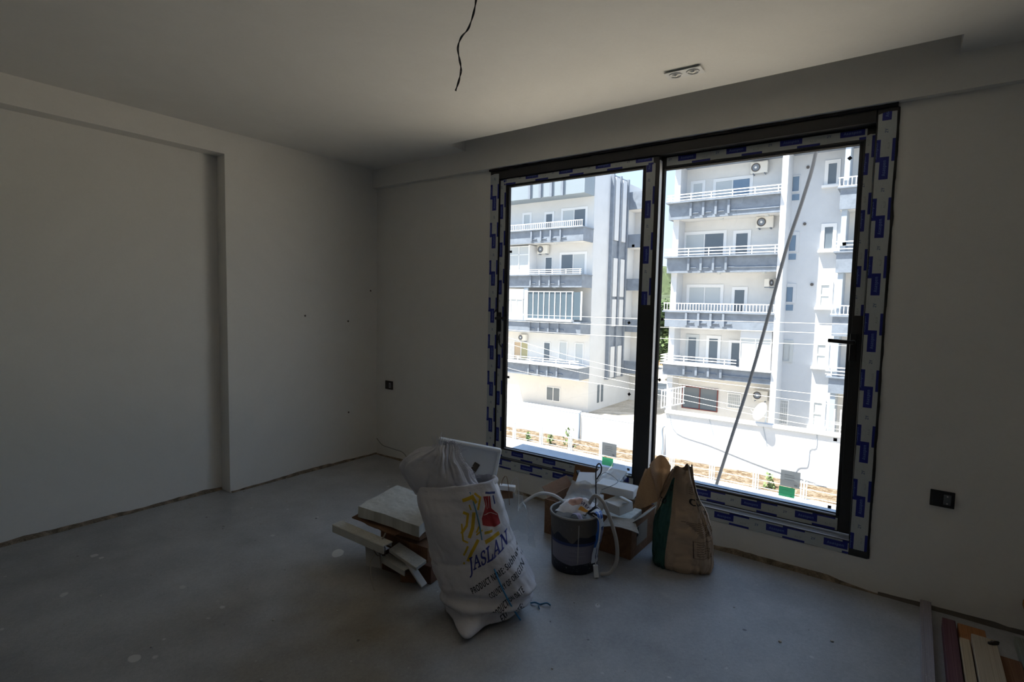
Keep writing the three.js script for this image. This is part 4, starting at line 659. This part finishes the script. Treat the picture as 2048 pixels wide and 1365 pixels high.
one('plastic_packet', 'white and orange printed plastic packet on top of the bucket', 'packet', bag((u, v) => [2.60 + 0.17 * u, 0.335 + 0.055 * Math.sin(u * 3.1) * Math.sin(v * 3.1) + 0.03 * (1 - v), 0.70 + 0.15 * v - 0.05 * u], 26, 0.016, 18, 1), packM);
one('clear_packet', 'clear crumpled plastic wrapper rising behind the printed packet', 'packet', bag((u, v) => [2.575 + 0.20 * u, 0.36 + 0.11 * v * (1 - 0.5 * Math.abs(u - 0.4)), 0.695 - 0.06 * v - 0.03 * u], 24, 0.022, 16, 5), new THREE.MeshPhysicalMaterial({ color: lin(0.82, 0.86, 0.9), roughness: 0.25, transmission: 0.45, thickness: 0 }));
one('blue_packet', 'blue and white printed wrapper spilling over the bucket rim', 'packet', bag((u, v) => { const k = Math.max(0, v - 0.25) / 0.75, o = v < 0.25 ? lerp(0.10, 0.158, v / 0.25) : 0.158 + 0.012 * Math.sin(k * 5), A = lerp(1.35, 1.75, u) - 0.12 * k; return [2.676 + Math.sin(A) * o, v < 0.25 ? 0.345 + 0.012 * Math.sin(v * 12) : 0.343 - 0.275 * k, 0.7465 + Math.cos(A) * o]; }, 26, 0.010, 26, 3), std({ map: canvasTex(128, 512, (c, w, h) => { c.fillStyle = 'rgb(214,220,228)'; c.fillRect(0, 0, w, h); c.fillStyle = 'rgb(46,96,176)'; c.fillRect(0, h * 0.25, w * 0.35, h * 0.6); c.fillRect(w * 0.5, h * 0.68, w * 0.5, h * 0.12); c.fillStyle = 'rgb(30,46,104)'; c.fillRect(w * 0.55, h * 0.05, w * 0.4, h * 0.5); c.fillStyle = 'rgb(230,232,236)'; c.fillRect(w * 0.65, h * 0.1, w * 0.1, h * 0.4); }), roughness: 0.35, side: THREE.DoubleSide }));
one('paper_scrap', 'violet and white paper scrap inside the bucket rim', 'paper', bag((u, v) => [2.70 + 0.08 * u, 0.325 + 0.02 * Math.sin(u * 5), 0.80 + 0.05 * v], 12, 0.014, 30, 9), std({ color: lin(0.44, 0.40, 0.56), roughness: 0.6, side: THREE.DoubleSide }));
one('wire_hook', 'dark wire hook looping up out of the bucket', 'wire', tube([[2.785, 0.30, 0.72], [2.79, 0.40, 0.72], [2.787, 0.50, 0.72], [2.785, 0.575, 0.72], [2.792, 0.612, 0.72], [2.806, 0.622, 0.72], [2.818, 0.605, 0.72], [2.815, 0.57, 0.72], [2.80, 0.545, 0.72], [2.793, 0.53, 0.72]], 0.004, 70, 8), std({ color: lin(0.08, 0.075, 0.07), roughness: 0.5, metalness: 0.4 }));
one('white_hose', 'white hose curving out of the bucket to the left', 'hose', tube([[2.64, 0.30, 0.70], [2.60, 0.345, 0.735], [2.553, 0.375, 0.748], [2.514, 0.392, 0.772], [2.463, 0.392, 0.802], [2.40, 0.351, 0.841], [2.355, 0.302, 0.868]], 0.0095, 40, 10), M.whitePlastic);
one('grey_conduit', 'thick pale conduit arching from the bucket down to the floor', 'hose', tube([[2.72, 0.30, 0.72], [2.76, 0.40, 0.72], [2.80, 0.44, 0.74], [2.85, 0.42, 0.75], [2.877, 0.38, 0.755], [2.915, 0.30, 0.755], [2.945, 0.20, 0.755], [2.945, 0.10, 0.755], [2.91, 0.03, 0.76], [2.86, 0.012, 0.77]], 0.0105, 60, 10), std({ color: lin(0.40, 0.37, 0.33), roughness: 0.5 }));
one('thin_white_cable', 'thin white cable dangling beside the bucket wrapper', 'cable', tube([[2.80, 0.34, 0.77], [2.855, 0.33, 0.80], [2.862, 0.22, 0.81], [2.85, 0.12, 0.81], [2.84, 0.06, 0.80]], 0.003, 30, 6), M.whitePlastic);
one('white_plug', 'white plastic tab on the floor at the foot of the bucket', 'plug', place(rbox(0.028, 0.07, 0.02, 0.006), [2.845, 0.036, 0.80], [-0.2, 0.5, 0.12]), M.whitePlastic);

// ---------------------------------------------------------------- open carton with small boxes
{
  const cx0 = 2.30, cx1 = 2.915, cz0 = 0.13, cz1 = 0.49, ch = 0.232, th = 0.006;
  const t = thing('carton', 'open brown cardboard carton under the window, behind the bucket', 'carton', [(cx0 + cx1) / 2, 0, (cz0 + cz1) / 2]);
  const hx = (cx1 - cx0) / 2, hz = (cz1 - cz0) / 2;
  part('side', bx(-hx, hx, 0.002, ch, hz - th, hz), M.card, t); part('side', bx(-hx, hx, 0.002, ch, -hz, -hz + th), M.card, t); part('side', bx(-hx, -hx + th, 0.002, ch, -hz + th, hz - th), M.card, t); part('side', bx(hx - th, hx, 0.002, ch, -hz + th, hz - th), M.card, t); part('bottom', bx(-hx + th, hx - th, 0.002, 0.008, -hz + th, hz - th), M.card, t);
  const flapIn = std({ map: M.whiteCard.map, color: lin(0.40, 0.385, 0.36), roughness: 0.8, side: THREE.DoubleSide });
  part('flap', crumple(sheet((u, v) => [hx - 0.15 + 0.16 * u + 0.09 * u * v, ch + 0.002 + 0.02 * u - 0.02 * v + 0.02 * Math.sin(u * 3) * v, hz + 0.13 * v], 16, 8, 0.004, [0, -1, 0]), 0.006, 12), flapIn, t, 'pale inside of the front flap folded out');
  part('flap', crumple(sheet((u, v) => [hx + 0.085 * v, ch + 0.003 + 0.07 * v, hz - 0.22 + 0.26 * u], 12, 8, 0.004, [0, -1, 0]), 0.006, 12, 4), flapIn, t, 'pale inside of the right flap lifted up');
  part('flap', crumple(sheet((u, v) => [-hx - 0.05 * v, ch + 0.06 * v, -hz + 0.32 * u], 10, 6, 0.004, [0, -1, 0]), 0.006, 12, 7), M.card, t);
  part('flap', crumple(sheet((u, v) => [-hx + 0.26 * u, ch + 0.14 * v, -hz - 0.04 * v + 0.0], 10, 8, 0.004, [0, 0, 1]), 0.006, 12, 9), M.card, t, 'raised rear flap');
  part('carton_label', bx(hx, hx + 0.0012, 0.06, 0.18, -0.06, 0.1), std({ map: canvasTex(256, 256, (c, w, h) => { c.fillStyle = 'rgb(150,140,128)'; c.fillRect(0, 0, w, h); c.fillStyle = 'rgb(56,44,38)'; for (let k = 0; k < 7; k++) c.fillRect(20, 20 + k * 32, 60 + 140 * hash3(k, 9, 2), 14); }), roughness: 0.9 }), t);
  const small = (name, label, cat, w, h, d, x, y, z, r, mat) => one(name, label, cat, place(rbox(w, h, d, 0.006), [x, y, z], r), mat);
  small('white_box', 'flat white box on top of the carton contents', 'box', 0.24, 0.055, 0.11, 2.745, 0.36, 0.34, [0.06, 0.12, -0.03], M.white);
  small('white_box', 'white fitting box under the flat box at the carton edge', 'box', 0.14, 0.06, 0.12, 2.79, 0.285, 0.42, [0.1, -0.35, 0.05], M.whitePlastic);
  small('junction_box', 'small white junction box at the front of the carton', 'box', 0.07, 0.085, 0.065, 2.672, 0.29, 0.462, [0, 0.3, 0.05], M.whitePlastic);
  small('white_cover', 'square white cover plate tipped up at the rear of the carton', 'cover', 0.16, 0.012, 0.13, 2.52, 0.365, 0.30, [0.35, 0.3, 0.1], M.white);
  small('white_sheet', 'white card leaning in the carton behind the wire hook', 'card', 0.20, 0.008, 0.14, 2.64, 0.40, 0.25, [0.45, -0.1, 0.05], M.white);
  small('dark_offcut', 'dark strip lying across the back left corner of the carton', 'offcut', 0.10, 0.02, 0.03, 2.44, 0.36, 0.27, [0, -0.6, -0.4], M.black);
  small('carton_filler', 'white inner box low in the carton carrying the fittings', 'box', 0.50, 0.19, 0.26, 2.60, 0.105, 0.31, [0, 0.02, 0], M.whiteCard);
  for (const [l, x, y, z, r] of [['white switch frame tilted up beside the junction box', 2.615, 0.27, 0.43, [0.5, 0.4, 0.2]], ['white switch frame lying flat behind the junction box', 2.60, 0.315, 0.36, [0.1, 1.0, 0.1]], ['white switch frame on the fitting box at the carton edge', 2.85, 0.345, 0.45, [-0.3, 0.2, -0.3]]]) small('switch_frame', l, 'fitting', 0.07, 0.014, 0.07, x, y, z, r, M.whitePlastic).userData.group = 'switch frames in the carton';
  one('clear_bag', 'clear crinkled bag at the back of the carton below the glass', 'bag', bag((u, v) => [2.62 + 0.16 * u, 0.42 + 0.09 * Math.sin(u * 3) * (1 - v), 0.24 + 0.1 * v], 22, 0.02, 24, 12), M.clear);
  for (let k = 1; k < 2; k++) one('thin_wire', 'thin grey wire looped over the carton contents', 'wire', tube([[2.58 + 0.04 * k, 0.36, 0.42], [2.62 + 0.05 * k, 0.44 + 0.02 * rnd(), 0.38], [2.70 + 0.03 * k, 0.41, 0.34 - 0.02 * k], [2.76, 0.40 + 0.02 * rnd(), 0.40], [2.72 - 0.03 * k, 0.37, 0.45]], 0.0016, 40, 5), std({ color: lin(0.14, 0.15, 0.17), roughness: 0.6 }));
}

// ---------------------------------------------------------------- torn cement bag
const bagTex = canvasTex(1024, 1024, (c, w, h) => {     // u along the bag's girth (front 0.5), v its height
  c.fillStyle = 'rgb(186,162,138)'; c.fillRect(0, 0, w, h);
  for (let k = 0; k < 700; k++) { c.fillStyle = `rgba(${rnd() < 0.5 ? '190,158,126' : '120,92,70'},${rnd(0.03, 0.12)})`; c.fillRect(rnd(0, w), rnd(0, h), rnd(4, 40), rnd(2, 9)); }
  c.fillStyle = 'rgb(50,90,82)'; c.beginPath(); c.moveTo(w * 0.22, h); c.lineTo(w * 0.43, h); c.lineTo(w * 0.46, h * 0.55); c.lineTo(w * 0.47, h * 0.12); c.lineTo(w * 0.40, h * 0.12); c.lineTo(w * 0.36, h * 0.4); c.lineTo(w * 0.22, h * 0.55); c.fill();
  const T = (s, x, y, px, r, col = 'rgb(38,34,32)') => { c.save(); c.translate(w * x, h * y); c.rotate(r); c.fillStyle = col; c.font = `bold ${px}px sans-serif`; c.fillText(s, 0, 0); c.restore(); };
  T('TO', 0.315, 0.36, 74, -0.05); T('O', 0.415, 0.24, 80, -0.2, 'rgb(20,34,32)'); T('COI', 0.53, 0.33, 92, 0.12); T('GYI', 0.66, 0.43, 56, 0.25); T('C', 0.29, 0.78, 66, 0, 'rgb(26,48,46)');
  c.fillStyle = 'rgba(70,52,40,0.7)'; for (let k = 0; k < 8; k++) c.fillRect(w * (0.5 + 0.01 * k), h * (0.50 + k * 0.017), w * (0.12 + 0.1 * hash3(k, 2, 2)), 5); c.strokeStyle = 'rgba(66,50,40,0.8)'; c.lineWidth = 4; c.strokeRect(w * 0.53, h * 0.67, w * 0.15, h * 0.16); for (let k = 0; k < 6; k++) c.fillRect(w * 0.545, h * (0.69 + k * 0.022), w * (0.05 + 0.07 * hash3(k, 5, 2)), 5); for (let k = 0; k < 4; k++) c.fillRect(w * 0.545, h * (0.16 + k * 0.02), w * 0.04, 5);
  for (let k = 0; k < 14; k++) { c.strokeStyle = `rgba(206,196,182,${rnd(0.15, 0.5)})`; c.lineWidth = rnd(2, 7); c.beginPath(); const x = rnd(0.58, 0.74) * w, y = rnd(0.1, 0.6) * h; c.moveTo(x, y); c.lineTo(x + rnd(10, 70), y + rnd(20, 110)); c.stroke(); }
}, false);
{
  const t = thing('cement_bag', 'torn brown paper cement bag with a green stripe standing under the window', 'bag', [3.14, 0, 0.36], Math.atan2(0.317, 0.948));
  // levels: y, left s, right s, half depth
  const L = [[0, -0.12, 0.20, 0.10], [0.03, -0.138, 0.218, 0.12], [0.12, -0.142, 0.213, 0.12], [0.24, -0.138, 0.198, 0.105], [0.35, -0.118, 0.155, 0.08], [0.45, -0.088, 0.110, 0.055], [0.53, -0.062, 0.088, 0.04], [0.59, -0.045, 0.072, 0.03]];
  const at = (y) => { let i = 0; while (i < L.length - 2 && y > L[i + 1][0]) i++; const k = (y - L[i][0]) / (L[i + 1][0] - L[i][0]); return L[i].map((q, j) => lerp(q, L[i + 1][j], k)); };
  const g = surf((u, v) => {
    const y = 0.0015 + v * 0.58, [, l, r, hd] = at(y), a = u * 6.2832 + Math.PI / 2 + 0.0, ca = -Math.cos(a - Math.PI), sa = -Math.sin(a), e = 0.62; // u = 0.5 faces the room
    const A = (u - 0.5) * 6.2832, S = Math.sin(A), Cc = Math.cos(A); let s = (l + r) / 2 + (r - l) / 2 * Math.sign(S) * Math.abs(S) ** e, d = hd * Math.sign(Cc) * Math.abs(Cc) ** e;
    const crease = 0.014 * Math.sin(S * 6 + y * 11) * sm(0.2, 0.5, y) + 0.012 * fbm(S * 3, y * 6, Cc * 3, 3); const rg = (f, k) => Math.max(0, 1 - Math.abs(fbm(S * f * 0.6 + k, y * f, Cc * f * 0.4, 3)) * 3) ** 2, wr = 0.016 * rg(6, 2) + 0.009 * rg(13, 7); d += (crease * 1.1 - wr) * (Cc > 0 ? 1 : -1); s += 0.5 * crease - 0.4 * wr * S;
    const front = Cc > 0 ? -0.045 * Math.exp(-(((s - (l + r) / 2 + 0.03) / 0.03) ** 2)) * sm(0.22, 0.45, y) : 0;   // gusset pushed in
    const torn = v > 0.93 ? (v - 0.93) / 0.07 * (0.035 * fbm(S * 4, Cc * 4, 3, 3) + 0.02 * S) : 0;
    return [s, y + torn, d + front];
  }, 120, 70, true);
  part('paper', g, std({ map: bagTex, roughness: 0.8, side: THREE.DoubleSide, bumpMap: bump1, bumpScale: 0.005 }), t);
  // torn flap of the bag hanging open to the left
  M.flap = new THREE.MeshPhysicalMaterial({ map: M.kraft.map, color: lin(0.42, 0.25, 0.13), roughness: 0.9, transmission: 0.3, thickness: 0, side: THREE.DoubleSide });
  part('torn_flap', crumple(surf((u, v) => { const s = lerp(lerp(-0.245, -0.112, u), lerp(-0.192, -0.16, u), v ** 1.3), y = lerp(lerp(0.345, 0.40, u) + 0.012 * fbm(u * 6, 1, 2, 3), lerp(0.575, 0.605, u), v); return [s, y, 0.12 - 0.05 * v + 0.025 * Math.sin(u * 3.1)]; }, 24, 24), 0.010, 12, 3), M.flap, t, 'torn flap of brown paper hanging open');
  part('torn_flap', crumple(surf((u, v) => { const s = lerp(lerp(-0.114, -0.168, u), lerp(-0.075, -0.045, u), v), y = lerp(lerp(0.40, 0.60, u), lerp(0.40, 0.585, u), v) + 0.05 * Math.sin(Math.PI * v) * u; return [s, y, lerp(0.10, 0.0, v) - 0.05 * Math.sin(Math.PI * v)]; }, 24, 24), 0.010, 12, 8), M.flap, t, 'orange brown inner side of the torn bag'); 
}

// ---------------------------------------------------------------- timber by the right wall
const grain = (r, g, b, k) => std({ map: canvasTex(256, 512, (c, w, h) => { c.fillStyle = `rgb(${r},${g},${b})`; c.fillRect(0, 0, w, h); for (let i = 0; i < 160; i++) { c.strokeStyle = `rgba(${rnd() < 0.5 ? '60,40,24' : '240,220,190'},${rnd(0.03, 0.14)})`; c.lineWidth = rnd(0.6, 2.5); c.beginPath(); const x = rnd(0, w); c.moveTo(x, 0); c.bezierCurveTo(x + rnd(-10, 10), h * 0.3, x + rnd(-10, 10), h * 0.6, x + rnd(-12, 12), h); c.stroke(); } if (k) for (let i = 0; i < 900; i++) { c.fillStyle = `rgba(235,230,228,${rnd(0.1, 0.5)})`; c.fillRect(rnd(0, w), rnd(0, h), rnd(1, 3), rnd(1, 3)); } }), roughness: 0.75 });
function plank(name, label, cat, a, b, w, h, mat, roll = 0) { const g = bar(a, b, w, h, roll, 0.003); const p = g.attributes.position, uv = g.attributes.uv, A = new THREE.Vector3(...a), d = new THREE.Vector3(...b).sub(A), L = d.length(); d.normalize(); for (let i = 0; i < p.count; i++) { const q = new THREE.Vector3(p.getX(i), p.getY(i), p.getZ(i)).sub(A); const s = q.dot(d); uv.setXY(i, q.x * 4 + q.y * 5, s * 1.4); } one(name, label, cat, g, mat); }
plank('metal_profile', 'speckled grey metal profile leading from the wall along the floor', 'profile', [4.322, 0.022, 0.02], [4.312, 0.022, 1.6], 0.045, 0.043, grain(150, 142, 146, 1));
plank('timber_plank', 'dark red plank beside the speckled metal profile', 'plank', [4.405, 0.03, 0.19], [4.40, 0.03, 1.5], 0.05, 0.058, grain(92, 52, 58));
plank('timber_plank', 'flat orange plank end next to the dark red plank', 'plank', [4.49, 0.02, 0.16], [4.475, 0.02, 1.45], 0.10, 0.038, grain(176, 112, 62));
plank('timber_offcut', 'pale splintered lath lying on the orange plank', 'offcut', [4.452, 0.054, 0.36], [4.450, 0.054, 1.4], 0.036, 0.028, grain(186, 164, 130));
plank('timber_offcut', 'pale thick beam offcut resting on the orange plank', 'offcut', [4.518, 0.063, 0.33], [4.513, 0.063, 1.4], 0.085, 0.046, grain(178, 160, 134));
plank('timber_plank', 'brown plank right of the pale beam offcut', 'plank', [4.602, 0.02, 0.36], [4.594, 0.02, 1.4], 0.075, 0.038, grain(136, 96, 70));
plank('board', 'grey green board at the far right of the timber', 'plank', [4.669, 0.02, 0.13], [4.667, 0.02, 1.4], 0.05, 0.038, grain(146, 152, 142));
plank('timber_plank', 'orange plank leaning on the wall at the right edge', 'plank', [4.70, 0.17, 0.035], [4.73, 0.022, 0.8], 0.05, 0.03, grain(182, 112, 50));
one('black_knot', 'small black scrap of tape on the pale beam offcut', 'scrap', crumple(place(new THREE.BoxGeometry(0.035, 0.012, 0.012, 6, 3, 3), [4.545, 0.094, 0.38], [0, 0.5, 0.2]), 0.01, 60), M.black);

// ---------------------------------------------------------------- crumbs of plaster
{
  const g = []; for (let k = 0; k < 260; k++) { const e = rnd(); let x, z; if (e < 0.35) { x = -0.1 + Math.abs(rnd(0, 0.12)); z = rnd(0.1, 3.4); if (z < 1.45) x += 0.12; } else if (e < 0.6) { x = rnd(0.2, 4.3); z = 0.02 + rnd(0, 0.1) ** 1; } else { x = rnd(0.3, 4.2); z = rnd(0.3, 3.0); } const r = 0.0025 + 0.006 * rnd() ** 3; const q = new THREE.IcosahedronGeometry(r, 0); q.scale(1, 0.6, rnd(0.7, 1.4)); q.rotateY(rnd(0, 6)); q.translate(x, r * 0.4, z); if ((x > 2.2 && x < 3.4 && z < 1.0) || (x > 1.6 && x < 2.85 && z > 1.0 && z < 1.8)) continue; g.push(q); }
  const m = one('plaster_crumbs', 'pale plaster crumbs scattered over the grey floor', 'crumbs', merge(g), std({ color: lin(0.52, 0.50, 0.46), roughness: 0.95 })); m.userData.kind = 'stuff';
}
renderer.render(scene, camera);
